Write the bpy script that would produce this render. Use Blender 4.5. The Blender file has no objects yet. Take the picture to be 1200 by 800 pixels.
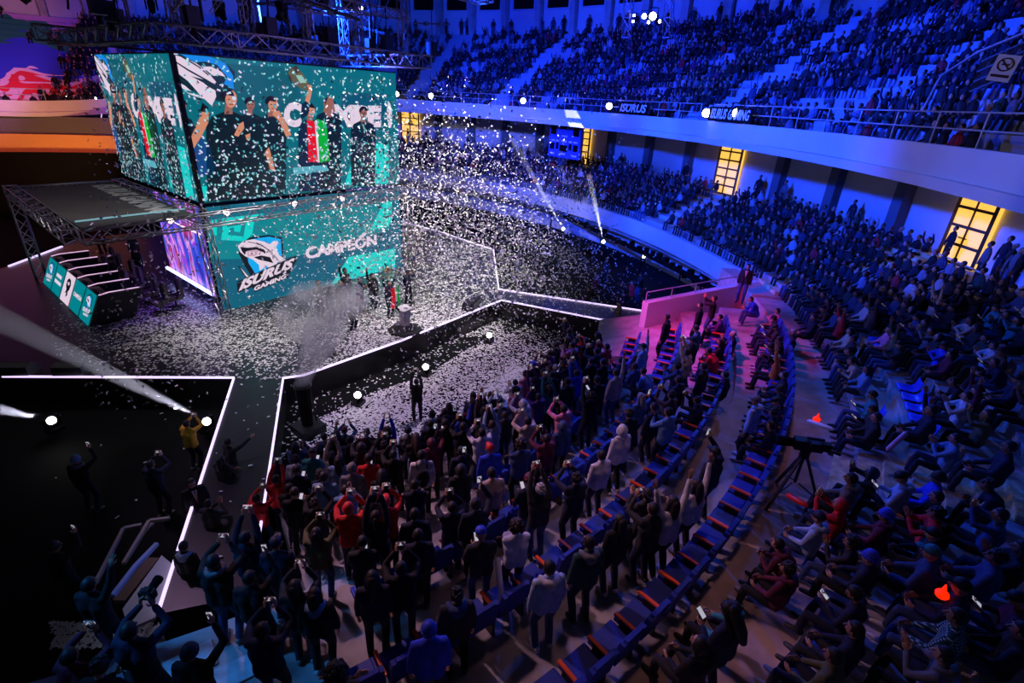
import bpy, bmesh, math, random
from mathutils import Vector, Matrix, Euler, Quaternion
from mathutils.geometry import tessellate_polygon
random.seed(7)
SC = bpy.context.scene
COL = SC.collection
PI = math.pi
D2R = PI/180

# ------------------------------------------------------------------ camera
CAMZ = 10.0
FPX = 604.0
RX = Vector((0.6412663, -0.76559859, 0.05134521))      # camera right, in world
RD = Vector((-0.29627044, -0.30877133, -0.9038164))    # camera down
RF = Vector((0.7078145, 0.56437493, -0.42482888))      # camera forward
CAM = Vector((0, 0, CAMZ))
cd = bpy.data.cameras.new('camera'); cam = bpy.data.objects.new('camera', cd); COL.objects.link(cam)
m3 = Matrix((RX, -RD, -RF)).transposed()
cam.matrix_world = Matrix.Translation(CAM) @ m3.to_4x4()
cd.sensor_width = 36; cd.lens = FPX/1200*36; cd.clip_start = .1; cd.clip_end = 400
SC.camera = cam

def ray(px, py):
    return (RX*(px-600) + RD*(py-400) + RF*FPX).normalized()
def atz(px, py, z):
    d = ray(px, py); return CAM + d*((z-CAMZ)/d.z)
def proj(p):
    q = Vector(p)-CAM; w = q.dot(RF)
    if w <= .05: return (-9999, -9999)
    return (600+FPX*q.dot(RX)/w, 400+FPX*q.dot(RD)/w)
def onplane(px, py, o, n):
    d = ray(px, py); return CAM + d*((Vector(o)-CAM).dot(n)/d.dot(n))

# ------------------------------------------------------------------ arena geometry (metres, floor z = 0)
C0 = Vector((-1.2, 33.0, 0))      # centre of the great ring
CN = Vector((9.0, 25.5, 0))       # centre of curvature of the near terraces
def polar(c, r, a, z=0): return Vector((c.x+r*math.cos(a), c.y+r*math.sin(a), z))
RRING, RNEAR, ZW = 38.0, 25.9, 3.0
STEP_D, STEP_H, RSH = .88, .30, .25
TIERS = [(15.2, 0.0), (16.8, .55), (18.2, 1.05), (19.95, 1.5), (21.45, 1.95), (23.05, 2.3), (24.52, 2.6), (25.9, 3.0)]
TH_L = -108*D2R
def rn(p): return math.hypot(p[0]-CN.x, p[1]-CN.y)
def rf(p): return math.hypot(p[0]-C0.x, p[1]-C0.y)
def ground(p):
    r = rn(p)
    th = math.atan2(p[1]-CN.y, p[0]-CN.x)
    if th < TH_L or th > PI/2:
        if r < 20.2: return 0.0
        if r < 23.05: return 2.3
    if -70*D2R < th < 0 and r < 18.2: return 0.0
    for a, z in TIERS:
        if r < a: return z
    d = r-RNEAR
    return ZW + STEP_H*(math.floor(min(d, 5.2)/STEP_D)+1)
def hit(px, py, h, gz=None):
    d = ray(px, py); t = 2.0
    while t < 80:
        p = CAM+d*t; z = ground(p) if gz is None else gz
        if p.z <= z+h: return Vector((p.x, p.y, z))
        t += .01
    return Vector((p.x, p.y, 0))

# ------------------------------------------------------------------ objects
def link(o, parent=None):
    COL.objects.link(o)
    if parent is not None: o.parent = parent
    return o
def tag(o, label=None, cat=None, group=None, kind=None):
    if label: o['label'] = label
    if cat: o['category'] = cat
    if group: o['group'] = group
    if kind: o['kind'] = kind
    return o
def empty(name, loc=(0, 0, 0), rz=0.0):
    o = bpy.data.objects.new(name, None); o.location = loc; o.rotation_euler = (0, 0, rz)
    o.empty_display_size = .1
    return link(o)
def copy_tree(o, parent=None):
    c = o.copy(); COL.objects.link(c); c.parent = parent
    for ch in o.children: copy_tree(ch, c)
    return c

MATS = {}
def mat(name, color=(.5, .5, .5), rough=.6, metal=0., emit=None, es=1., noise=0., nscale=6., bump=0., objcol=False, attr=None, spec=.5, cloth=0.):
    if name in MATS: return MATS[name]
    m = bpy.data.materials.new(name); m.use_nodes = True
    nt = m.node_tree; b = nt.nodes['Principled BSDF']
    b.inputs['Roughness'].default_value = rough; b.inputs['Metallic'].default_value = metal
    b.inputs['Specular IOR Level'].default_value = spec
    b.inputs['Base Color'].default_value = (*color, 1)
    src = None
    if objcol:
        src = nt.nodes.new('ShaderNodeObjectInfo').outputs['Color']
    if attr:
        a = nt.nodes.new('ShaderNodeAttribute'); a.attribute_name = attr; src = a.outputs['Color']
    if noise > 0:
        tc = nt.nodes.new('ShaderNodeTexCoord'); n = nt.nodes.new('ShaderNodeTexNoise')
        n.inputs['Scale'].default_value = nscale; n.inputs['Detail'].default_value = 5
        nt.links.new(tc.outputs['Object'], n.inputs['Vector'])
        mr = nt.nodes.new('ShaderNodeMapRange'); mr.inputs['From Min'].default_value = .3; mr.inputs['From Max'].default_value = .7
        mr.inputs['To Min'].default_value = 1-noise; mr.inputs['To Max'].default_value = 1+noise
        nt.links.new(n.outputs['Fac'], mr.inputs['Value'])
        mx = nt.nodes.new('ShaderNodeVectorMath'); mx.operation = 'SCALE'
        if src is not None: nt.links.new(src, mx.inputs[0])
        else: mx.inputs[0].default_value = color
        nt.links.new(mr.outputs['Result'], mx.inputs['Scale'])
        src = mx.outputs['Vector']
        if bump > 0:
            bp = nt.nodes.new('ShaderNodeBump'); bp.inputs['Strength'].default_value = bump; bp.inputs['Distance'].default_value = .02
            nt.links.new(n.outputs['Fac'], bp.inputs['Height']); nt.links.new(bp.outputs['Normal'], b.inputs['Normal'])
    if src is not None and emit is None: nt.links.new(src, b.inputs['Base Color'])
    if emit is not None:
        b.inputs['Emission Color'].default_value = (*emit, 1); b.inputs['Emission Strength'].default_value = es
        if attr: nt.links.new(src, b.inputs['Emission Color']); b.inputs['Base Color'].default_value = (.01, .01, .01, 1)
    MATS[name] = m
    return m

def mesh_obj(name, verts, faces, m, parent=None, smooth=False, mats=None, fm=None):
    me = bpy.data.meshes.new(name); me.from_pydata([tuple(v) for v in verts], [], faces); me.update()
    for mm in (mats or [m]): me.materials.append(mm)
    if fm: me.polygons.foreach_set('material_index', fm)
    if smooth: me.polygons.foreach_set('use_smooth', [True]*len(me.polygons))
    return link(bpy.data.objects.new(name, me), parent)

class MB:
    """collects shapes into one mesh"""
    def __init__(s): s.v = []; s.f = []; s.fm = []; s.mi = 0; s.sm = []; s.smooth = False
    def add(s, vs, fs):
        b = len(s.v); s.v += [Vector(v) for v in vs]
        for f in fs:
            s.f.append([b+i for i in f]); s.fm.append(s.mi); s.sm.append(s.smooth)
        return s
    def box(s, c, size, rot=None, rz=0., taper=1.0):
        x, y, z = [a/2 for a in size]
        M = (rot if rot is not None else Matrix.Rotation(rz, 3, 'Z'))
        vs = []
        for sz in (-1, 1):
            k = taper if sz > 0 else 1
            for sx, sy in ((-1, -1), (1, -1), (1, 1), (-1, 1)):
                vs.append(Vector(c) + M @ Vector((sx*x*k, sy*y*k, sz*z)))
        return s.add(vs, [(3, 2, 1, 0), (4, 5, 6, 7), (0, 1, 5, 4), (1, 2, 6, 5), (2, 3, 7, 6), (3, 0, 4, 7)])
    def bar(s, a, b, w, h=None, up=(0, 0, 1)):
        a = Vector(a); b = Vector(b); d = b-a; L = d.length
        if L < 1e-5: return s
        d.normalize(); u = Vector(up)
        if abs(d.dot(u)) > .98: u = Vector((1, 0, 0))
        x = d.cross(u).normalized(); y = x.cross(d).normalized(); h = h or w
        vs = []
        for p in (a, b):
            for sx, sy in ((-1, -1), (1, -1), (1, 1), (-1, 1)):
                vs.append(p + x*sx*w/2 + y*sy*h/2)
        return s.add(vs, [(0, 1, 2, 3), (7, 6, 5, 4), (0, 4, 5, 1), (1, 5, 6, 2), (2, 6, 7, 3), (3, 7, 4, 0)])
    def tube(s, pts, rad, seg=8, cap=True):
        pts = [Vector(p) for p in pts]; n = len(pts)
        if not isinstance(rad, (list, tuple)): rad = [rad]*n
        # rounded ends
        P, R = [], []
        d0 = (pts[1]-pts[0]).normalized(); d1 = (pts[-1]-pts[-2]).normalized()
        if cap:
            for k in (.95, .6): P.append(pts[0]-d0*rad[0]*k); R.append(rad[0]*math.sqrt(1-k*k))
        P += pts; R += list(rad)
        if cap:
            for k in (.6, .95): P.append(pts[-1]+d1*rad[-1]*k); R.append(rad[-1]*math.sqrt(1-k*k))
        N = len(P); b = len(s.v); ref = None; vs = []
        for i in range(N):
            if i == 0: d = P[1]-P[0]
            elif i == N-1: d = P[-1]-P[-2]
            else: d = (P[i+1]-P[i]).normalized()+(P[i]-P[i-1]).normalized()
            if d.length < 1e-6: d = Vector((0, 0, 1))
            d.normalize()
            if ref is None:
                ref = Vector((0, 0, 1)) if abs(d.z) < .9 else Vector((1, 0, 0))
            x = d.cross(ref).normalized(); y = x.cross(d).normalized(); ref = y
            for k in range(seg):
                a = 2*PI*k/seg; vs.append(P[i]+(x*math.cos(a)+y*math.sin(a))*R[i])
        fs = []
        for i in range(N-1):
            for k in range(seg):
                k2 = (k+1) % seg
                fs.append((i*seg+k, i*seg+k2, (i+1)*seg+k2, (i+1)*seg+k))
        fs.append(tuple(range(seg-1, -1, -1))); fs.append(tuple((N-1)*seg+k for k in range(seg)))
        return s.add(vs, fs)
    def ell(s, c, r, seg=12, rings=8, fn=None, M=None):
        vs = []; c = Vector(c)
        if not isinstance(r, (list, tuple)): r = (r, r, r)
        def put(u):
            q = Vector((u.x*r[0], u.y*r[1], u.z*r[2]))
            if fn: q = fn(u, q)
            if M is not None: q = M @ q
            return c+q
        vs.append(put(Vector((0, 0, -1))))
        for i in range(1, rings):
            t = -PI/2+PI*i/rings
            for k in range(seg):
                a = 2*PI*k/seg; vs.append(put(Vector((math.cos(t)*math.cos(a), math.cos(t)*math.sin(a), math.sin(t)))))
        vs.append(put(Vector((0, 0, 1)))); top = len(vs)-1
        fs = [(0, 1+(k+1) % seg, 1+k) for k in range(seg)]
        for i in range(rings-2):
            for k in range(seg):
                k2 = (k+1) % seg; a = 1+i*seg
                fs.append((a+k, a+k2, a+seg+k2, a+seg+k))
        a = 1+(rings-2)*seg
        fs += [(a+k, a+(k+1) % seg, top) for k in range(seg)]
        return s.add(vs, fs)
    def cyl(s, a, b, r, seg=14, r2=None):
        a = Vector(a); b = Vector(b); d = (b-a).normalized(); ref = Vector((0, 0, 1)) if abs(d.z) < .9 else Vector((1, 0, 0))
        x = d.cross(ref).normalized(); y = x.cross(d).normalized(); r2 = r if r2 is None else r2
        vs = [p+(x*math.cos(2*PI*k/seg)+y*math.sin(2*PI*k/seg))*q for p, q in ((a, r), (b, r2)) for k in range(seg)]
        fs = [(k, (k+1) % seg, seg+(k+1) % seg, seg+k) for k in range(seg)]
        fs += [tuple(range(seg-1, -1, -1)), tuple(range(seg, 2*seg))]
        return s.add(vs, fs)
    def prism(s, poly, z0, z1):
        """vertical prism of a ccw polygon"""
        n = len(poly); vs = [(x, y, z0) for x, y in poly]+[(x, y, z1) for x, y in poly]
        fs = [(i, (i+1) % n, n+(i+1) % n, n+i) for i in range(n)]
        tri = tessellate_polygon([[Vector((x, y, 0)) for x, y in poly]])
        fs += [tuple(n+i for i in t) for t in tri]+[tuple(reversed(t)) for t in tri]
        return s.add(vs, fs)
    def build(s, name, m, parent=None, smooth=False, fix=False):
        mats = m if isinstance(m, list) else [m]
        me = bpy.data.meshes.new(name); me.from_pydata([tuple(v) for v in s.v], [], s.f)
        for mm in mats: me.materials.append(mm)
        me.polygons.foreach_set('material_index', s.fm)
        me.polygons.foreach_set('use_smooth', [smooth or q for q in s.sm])
        me.update()
        if fix:
            bm = bmesh.new(); bm.from_mesh(me); bmesh.ops.recalc_face_normals(bm, faces=bm.faces); bm.to_mesh(me); bm.free()
        return link(bpy.data.objects.new(name, me), parent)

def arc(c, r, a0, a1, n, z=0): return [polar(c, r, a0+(a1-a0)*i/n, z) for i in range(n+1)]
def loft(name, c, a0, a1, n, prof, m, radj=None, zadj=None, closed=True):
    """sweep a closed (r, z) profile along an arc; radj(a), zadj(a) bend it"""
    vs = []; k = len(prof)
    for i in range(n+1):
        a = a0+(a1-a0)*i/n
        for r, z in prof:
            vs.append(polar(c, r+(radj(a) if radj else 0), a, z+(zadj(a) if zadj else 0)))
    fs = []
    kk = k if closed else k-1
    for i in range(n):
        for j in range(kk):
            j2 = (j+1) % k; fs.append((i*k+j, i*k+j2, (i+1)*k+j2, (i+1)*k+j))
    if closed:
        fs.append(tuple(range(k-1, -1, -1))); fs.append(tuple(n*k+j for j in range(k)))
    o = mesh_obj(name, vs, fs, m)
    bm = bmesh.new(); bm.from_mesh(o.data); bmesh.ops.recalc_face_normals(bm, faces=bm.faces); bm.to_mesh(o.data); bm.free()
    return o

# palette
M_conc = mat('concrete', (.46, .44, .43), .85, noise=.18, nscale=1.3, bump=.15)
M_wall = mat('painted_wall', (.62, .62, .63), .8, noise=.05, nscale=.7)
M_floor = mat('arena_floor', (.0025, .0035, .0035), .75, noise=.3, nscale=1.2, spec=.15)
M_walk = mat('walkway_concrete', (.44, .33, .29), .85, noise=.22, nscale=2.5, bump=.3)
M_tier = mat('terrace_concrete', (.33, .33, .33), .85, noise=.25, nscale=2.2, bump=.2)
M_stage = mat('stage_deck', (.014, .014, .016), .3, noise=.3, nscale=1.5)
M_black = mat('black_drape', (.003, .003, .004), .9, spec=.1)
M_dark = mat('black_metal', (.02, .02, .022), .45, .4)
M_alu = mat('aluminium', (.42, .40, .42), .38, .85)
M_steel = mat('painted_steel_rail', (.45, .46, .5), .45, .3)
M_white = mat('white_plastic', (.8, .8, .8), .5)
M_seat = mat('blue_seat_fabric', (.016, .045, .36), .6, noise=.15, nscale=20)
M_pl = mat('blue_seat_plastic', (.02, .07, .75), .35)
M_arm = mat('orange_armrest', (.75, .09, .02), .5)
M_lamp = mat('lamp_white', (1, 1, 1), emit=(1, .93, .85), es=22)
M_strip = mat('led_strip', (1, 1, 1), emit=(.74, .58, 1), es=1.35)
# ================================================================== the building
def struct(o): o['kind'] = 'structure'; return o
# floor
mb = MB(); mb.box((10, 35, -.1), (150, 150, .2)); struct(mb.build('floor', M_floor))
# near terraces with rows of seats
prof = [(TIERS[0][0], -.05)]
for i in range(1, len(TIERS)):
    prof += [(TIERS[i-1][0], TIERS[i][1]), (TIERS[i][0], TIERS[i][1])]
prof += [(25.9, -.05)]
A_T0, A_T1 = -61*D2R, -178*D2R
prof_t = [(r, z) for r, z in prof[:-3]]+[(24.52, 2.6), (24.52, -.05)]
pa_, pb_ = [], []
struct(loft('floor_terrace', CN, -70*D2R, TH_L, 60, prof_t, M_tier))
prof_s = [(18.2, -.05), (18.2, 1.5)]+prof_t[7:]
struct(loft('floor_terrace_corner', CN, -58*D2R, -70*D2R, 14, prof_s, M_tier))
struct(loft('floor_terrace_end', CN, TH_L, A_T1, 50, [(20.2, -.05), (20.2, 2.3), (23.05, 2.3), (23.05, 2.6), (24.52, 2.6), (24.52, -.05)], M_tier))
# boards lying on the end of the terrace
for k in range(9):
    a = (-109.5-k*1.7)*D2R; r = 20.75+.42*(k % 2); b_ = MB(); b_.box((0, 0, .02), (.30+.08*(k % 3), .62, .04)); o_ = b_.build('floor_board', mat('pale_board', (.45, .5, .55), .7, noise=.3)); o_.location = polar(CN, r, a, 2.3); o_.rotation_euler = (0, 0, a+.1*(k % 3)); tag(o_, 'loose pale board lying on the lit end of the terrace', 'board', 'loose boards at the terrace end')
struct(loft('floor_walkway', CN, -47*D2R, A_T1, 90, [(24.52, -.05), (24.52, 3.0), (26.0, 3.0), (26.0, -.05)], M_walk))
# near stand
prof = [(25.9, .0)]; z = ZW
for k in range(6):
    prof += [(RNEAR+k*STEP_D, ZW+(k+1)*STEP_H), (RNEAR+(k+1)*STEP_D, ZW+(k+1)*STEP_H)]
prof += [(36.5, ZW+6*STEP_H), (36.5, 0)]
struct(loft('floor_near_stand', CN, -50*D2R, A_T1, 90, prof, M_conc))
# ring stand
prof = [(RRING+.15, 1.6), (RRING+.15, 3.0)]
for k in range(7):
    prof += [(RRING+.35+k*STEP_D, ZW+k*RSH), (RRING+.35+k*STEP_D, ZW+(k+1)*RSH)]
prof += [(46.5, ZW+7*RSH), (46.5, 1.6)]
struct(loft('floor_ring_stand', C0, -50*D2R, 112*D2R, 120, prof, M_conc))
# ring parapet and recessed wall under it
struct(loft('wall_ring_parapet', C0, -46*D2R, 62*D2R, 110, [(37.75, 1.95), (37.75, 3.02), (38.2, 3.02), (38.2, 1.95)], M_wall))
struct(loft('wall_ring', C0, -46*D2R, 112*D2R, 110, [(39.15, 0), (39.15, 1.97), (39.5, 1.97), (39.5, 0)], M_wall))
# outer wall behind the lower stand (with door openings filled by door objects in front)
struct(loft('wall_outer', C0, -78*D2R, 112*D2R, 140, [(44.6, 3.6), (44.6, 8.5), (44.95, 8.5), (44.95, 3.6)], M_wall))
# upper gallery : radius narrows and drops on the far left side
def radj(a):
    t = min(1, max(0, (a-30*D2R)/(38*D2R))); t = t*t*(3-2*t); return -11.0*t
def zadj(a):
    t = min(1, max(0, (a-30*D2R)/(38*D2R))); t = t*t*(3-2*t); return -1.55*t
struct(loft('wall_upper_parapet', C0, -80*D2R, 112*D2R, 160, [(38.4, 8.30), (38.34, 8.62), (38.46, 8.64), (38.4, 9.46), (38.75, 9.46), (38.75, 8.8), (39.3, 8.8), (39.3, 8.3)], M_wall, radj, zadj))
struct(loft('ceiling_gallery', C0, -80*D2R, 112*D2R, 120, [(39.2, 8.30), (39.2, 8.42), (46, 8.42), (46, 8.30)], M_wall, radj, zadj))
USD, USH = .85, .50
prof = [(39.2, 8.35), (39.2, 8.8)]
for k in range(15):
    prof += [(39.6+k*USD, 8.8+k*USH), (39.6+k*USD, 8.8+(k+1)*USH)]
prof += [(52.6, 16.3), (52.6, 8.35)]
# seating blocks: blue-grey, with flag-coloured bands in the base colour at far left
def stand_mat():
    m = bpy.data.materials.new('banded_benches'); m.use_nodes = True; nt = m.node_tree; b = nt.nodes['Principled BSDF']
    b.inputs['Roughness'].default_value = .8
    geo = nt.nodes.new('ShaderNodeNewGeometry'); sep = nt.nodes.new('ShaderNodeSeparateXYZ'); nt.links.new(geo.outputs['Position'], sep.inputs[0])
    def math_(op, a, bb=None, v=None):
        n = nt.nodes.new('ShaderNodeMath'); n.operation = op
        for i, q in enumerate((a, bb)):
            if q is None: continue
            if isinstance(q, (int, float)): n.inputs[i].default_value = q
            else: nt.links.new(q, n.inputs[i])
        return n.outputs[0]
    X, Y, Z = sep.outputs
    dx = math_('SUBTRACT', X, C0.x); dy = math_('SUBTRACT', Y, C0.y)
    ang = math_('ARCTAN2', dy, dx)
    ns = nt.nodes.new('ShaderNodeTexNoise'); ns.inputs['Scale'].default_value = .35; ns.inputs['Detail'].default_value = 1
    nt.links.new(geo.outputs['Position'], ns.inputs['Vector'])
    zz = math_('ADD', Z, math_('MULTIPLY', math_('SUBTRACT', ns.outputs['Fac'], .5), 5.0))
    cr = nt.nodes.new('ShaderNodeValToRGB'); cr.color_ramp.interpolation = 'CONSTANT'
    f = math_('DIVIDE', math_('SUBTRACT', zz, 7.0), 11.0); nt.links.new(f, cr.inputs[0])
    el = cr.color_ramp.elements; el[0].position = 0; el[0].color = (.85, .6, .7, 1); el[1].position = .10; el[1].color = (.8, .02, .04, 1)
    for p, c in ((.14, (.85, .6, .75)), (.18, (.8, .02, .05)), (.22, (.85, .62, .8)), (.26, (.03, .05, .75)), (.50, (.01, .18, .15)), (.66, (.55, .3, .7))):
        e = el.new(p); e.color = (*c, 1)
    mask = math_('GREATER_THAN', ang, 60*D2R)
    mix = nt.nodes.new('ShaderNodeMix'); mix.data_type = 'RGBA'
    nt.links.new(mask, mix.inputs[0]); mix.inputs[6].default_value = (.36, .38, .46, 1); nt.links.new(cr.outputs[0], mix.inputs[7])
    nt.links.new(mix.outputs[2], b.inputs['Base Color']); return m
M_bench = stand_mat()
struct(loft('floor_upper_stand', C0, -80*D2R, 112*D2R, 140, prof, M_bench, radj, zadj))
struct(loft('wall_top', C0, -80*D2R, 112*D2R, 100, [(52.4, 15.5), (52.4, 22.5), (52.8, 22.5), (52.8, 15.5)], M_wall, radj, zadj))
# dark windows and pilasters in the top wall
wi = 1
for i in range(34):
    a = (-60+i*4.6)*D2R; da = 1.45*D2R
    for (w, nm, r, z0, z1, mm) in ((da, 'window', 52.33, 18.7, 21.3, M_black),):
        vs = []
        for rr in (r-.05, r+.1):
            for q in (-w, w):
                for z in (z0, z1): vs.append(polar(C0, rr+radj(a), a+q, z+zadj(a)))
        o = mesh_obj('window_%d' % wi, vs, [(0, 1, 3, 2), (4, 6, 7, 5), (0, 4, 5, 1), (2, 3, 7, 6), (1, 5, 7, 3), (0, 2, 6, 4)], mm); struct(o)
        fr = MB()
        for zz in (z0, z1):
            fr.bar(polar(C0, r-.08+radj(a), a-w, zz+zadj(a)), polar(C0, r-.08+radj(a), a+w, zz+zadj(a)), .12)
        for q in (-w, w): fr.bar(polar(C0, r-.08+radj(a), a+q, z0+zadj(a)), polar(C0, r-.08+radj(a), a+q, z1+zadj(a)), .12)
        fr.build('window_frame', M_wall, o)
    wi += 1
    aa = a+2.3*D2R
    pl = MB(); pl.bar(polar(C0, 52.1+radj(aa), aa, 15.6+zadj(aa)), polar(C0, 51.6+radj(aa), aa, 22.4+zadj(aa)), .65, .55)
    struct(pl.build('trim_%d' % wi, M_conc))
# roof soffit above the top wall
struct(loft('ceiling', C0, -80*D2R, 112*D2R, 60, [(44, 22.3), (44, 22.6), (53, 22.6), (53, 22.3)], M_black, radj, zadj))
# pillars on the outer wall
def ang_of(px, py, r=44.6):
    d = ray(px, py); a = d.x**2+d.y**2; qx, qy = -C0.x, -C0.y; b = 2*(d.x*qx+d.y*qy); c = qx*qx+qy*qy-r*r
    t = (-b+math.sqrt(b*b-4*a*c))/2/a; p = CAM+d*t; return math.degrees(math.atan2(p.y-C0.y, p.x-C0.x))
ang_pil = [-66, -60.2, -55.5, -50.2, -45.0, -39.3, -33.8, -28.3, -22.8, -17.3, -11.8, -6.3, -.8, 4.7, 10.2, 15.7]
M_pil = mat('dark_pillar_paint', (.10, .13, .17), .8)
for i, a in enumerate(ang_pil):
    if any(abs(a-q) < 2.2 for q in (ang_of(857, 195), ang_of(1150, 252), ang_of(482, 145))): continue
    p = MB(); a *= D2R
    p.box(polar(C0, 44.35, a, 6.5), (.5, .6, 3.6), rz=a); struct(p.build('trim_%d' % (60+i), M_pil))
# doors: lit glazed doors in dark frames
M_doorglow = mat('lit_door_glass', (1, .7, .2), emit=(1, .55, .08), es=1.1)
M_frame = mat('door_frame', (.12, .07, .03), .6)
def door(n, a, w, z0, z1, cols, rows):
    a *= D2R; o = MB(); o.box(polar(C0, 44.45, a, (z0+z1)/2), (.2, w, z1-z0), rz=a); d = o.build('door_%d' % n, M_doorglow); struct(d)
    f = MB(); t = Vector((-math.sin(a), math.cos(a), 0)); c = polar(C0, 44.3, a)
    for i in range(cols+1):
        q = c+t*w*(i/cols-.5); f.bar(q+Vector((0, 0, z0)), q+Vector((0, 0, z1)), .12 if i in (0, cols) else .07, .12)
    for z in [z0+(z1-z0)*j/rows for j in range(rows+1)]:
        f.bar(c-t*w/2+Vector((0, 0, z)), c+t*w/2+Vector((0, 0, z)), .09, .1)
    f.build('door_frame', M_frame, d)
    h = MB(); q = c+t*.12+Vector((0, 0, z0+1.0)); h.bar(q-t*.25, q+t*.15, .05); h.build('door_handle', M_alu, d)
door(1, ang_of(857, 195), 2.0, 4.8, 8.1, 2, 6)
door(2, ang_of(1150, 252), 1.8, 4.9, 7.75, 2, 4)
door(3, ang_of(482, 145), 2.2, 4.8, 8.2, 2, 5)
door(4, ang_of(689, 168), .8, 4.9, 8.2, 1, 6)
# black drape wall hiding the far left lower stand, wall above it with orange light and grey shade painted in
struct(loft('wall_far_drape', C0, 48*D2R, 112*D2R, 30, [(26.2, 0), (26.2, 4.2), (26.5, 4.2), (26.5, 0)], M_black))
M_or = mat('orange_lit_wall', (.75, .38, .12), .8)
M_gray = mat('shaded_grey_wall', (.12, .12, .12), .8)
struct(loft('wall_far_lit', C0, 55*D2R, 112*D2R, 30, [(27.5, 4.0), (27.5, 5.45), (27.8, 5.45), (27.8, 4.0)], M_or))
struct(loft('wall_far_shaded', C0, 55*D2R, 112*D2R, 30, [(27.9, 5.4), (27.9, 6.8), (28.2, 6.8), (28.2, 5.4)], M_gray))
# the end wall between ring wall and terraces
W0 = Vector((24.9, 5.6, 0)); W1 = Vector((18.3, 7.95, 0))
dw = (W1-W0).normalized(); nw = Vector((-dw.y, dw.x, 0))
o = MB()
b = [W0-nw*.15, W1-nw*.15, W1+nw*.15, W0+nw*.15]
o.prism([(p.x, p.y) for p in b][::-1], 0, 3.02); struct(o.build('wall_end', M_wall, fix=True))
# aisle stairs in the stands
def aisle(c, r0, n, sd, sh, z0, a, w, name):
    o = MB(); a *= D2R
    for k in range(n):
        for h in range(2):
            rr = r0+k*sd+h*sd/2; zt = z0+k*sh+(h+1)*sh/2
            o.box(polar(c, rr+sd*.25, a, zt/1-sh*.25+.01), (sd*.5, w, sh*.5), rz=a)
    return struct(o.build(name, M_stairs))
M_stairs = mat('worn_stair_paint', (.62, .52, .28), .8, noise=.4, nscale=5)
aisle(CN, RNEAR-.44, 7, STEP_D, STEP_H, ZW, math.degrees(math.atan2(3.0-25.5, 25.6-9)), 1.9, 'floor_aisle_stair')
aisle(CN, RNEAR-.44, 7, STEP_D, STEP_H, ZW, math.degrees(math.atan2(-2.6-25.5, 11.6-9)), 1.5, 'floor_aisle_stair_front')
aisle(C0, RRING+.35, 7, STEP_D, RSH, ZW, ang_of(835, 222, 42), 1.6, 'floor_aisle_stair_ring')
AISLES_N = [(math.atan2(3.0-25.5, 25.6-9), 1.9), (math.atan2(-2.6-25.5, 11.6-9), 1.6)]
AISLES_F = [(ang_of(835, 222, 42)*D2R, 1.7)]
AISLES_U = [ang_of(845, 110, 41)*D2R, ang_of(640, 60, 47)*D2R, ang_of(520, 60, 47)*D2R, ang_of(1000, 100, 41)*D2R, -58*D2R]
for a in AISLES_U[:4]:
    aisle(C0, 39.6, 15, USD, USH, 8.8, math.degrees(a), 1.3, 'floor_upper_aisle_stair')

# ------------------------------------------------------------------ railings
def arc_rail(name, c, r, a0, a1, z0, h, n_rails, step, m, ra=None, za=None, thick=.05):
    root = empty(name, polar(c, r, (a0+a1)/2, z0)); inv = Matrix.Translation(-root.location)
    f = lambda a: r+(ra(a) if ra else 0); g = lambda a: z0+(za(a) if za else 0)
    n = max(2, int(abs(a1-a0)*r/1.0)); rl = MB()
    for j in range(n_rails):
        hh = h*(j+1)/n_rails
        rl.tube([polar(c, f(a0+(a1-a0)*i/n), a0+(a1-a0)*i/n, g(a0+(a1-a0)*i/n)+hh)-root.location for i in range(n+1)], thick/2, 6)
    rl.build('handrail', m, root, True)
    np_ = max(1, int(abs(a1-a0)*r/step)); first = None
    for i in range(np_+1):
        a = a0+(a1-a0)*i/np_
        if first is None:
            p = MB(); p.tube([(0, 0, 0), (0, 0, h)], thick/2, 6); first = p.build('post', m, root, True); first.location = polar(c, f(a), a, g(a))-root.location
        else:
            q = first.copy(); link(q, root); q.location = polar(c, f(a), a, g(a))-root.location
    return root
r1 = arc_rail('railing', C0, 38.0, -45*D2R, 60*D2R, 3.02, .42, 1, 1.8, M_steel)
tag(r1, 'long low steel railing on top of the curved wall above the arena floor', 'railing')
r2 = arc_rail('railing', C0, 38.6, -68*D2R, 30*D2R, 9.46, .85, 2, 2.0, M_steel)
tag(r2, 'steel railing along the upper balcony parapet on the right', 'railing')
r3 = arc_rail('railing', C0, 38.6, 64*D2R, 100*D2R, 9.46, .85, 2, 2.0, M_steel, radj, zadj)
tag(r3, 'steel railing on the pink lit balcony at far left', 'railing')
def line_rail(label, pts, h, n_rails, m, thick=.05, step=1.4):
    root = empty('railing', pts[0]); o = Vector(pts[0]); rl = MB()
    for j in range(n_rails): rl.tube([Vector(p)-o+Vector((0, 0, h*(j+1)/n_rails)) for p in pts], thick/2, 6)
    rl.build('handrail', m, root, True)
    first = None
    for i in range(len(pts)-1):
        a, b = Vector(pts[i]), Vector(pts[i+1]); n = max(1, round((b-a).length/step))
        for k in range(n+(i == len(pts)-2)):
            p = a+(b-a)*k/n-o
            if first is None:
                q = MB(); q.tube([(0, 0, 0), (0, 0, h)], thick/2, 6); first = q.build('post', m, root, True)
            else: q = first.copy(); link(q, root); q.location = p
    return tag(root, label, 'railing')
line_rail('dark railing on the pink end wall beside the seats', [W0+Vector((0, 0, 3.02)), W1+Vector((0, 0, 3.02))], .4, 1, M_steel)
M_rw = mat('cream_rail_paint', (.75, .68, .6), .5)
ZL = ZW+6*STEP_H
pr = [polar(CN, RNEAR+4.9, a*D2R, ZL-.42) for a in (-56.5, -60, -63.5, -67, -71, -76)]
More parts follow.
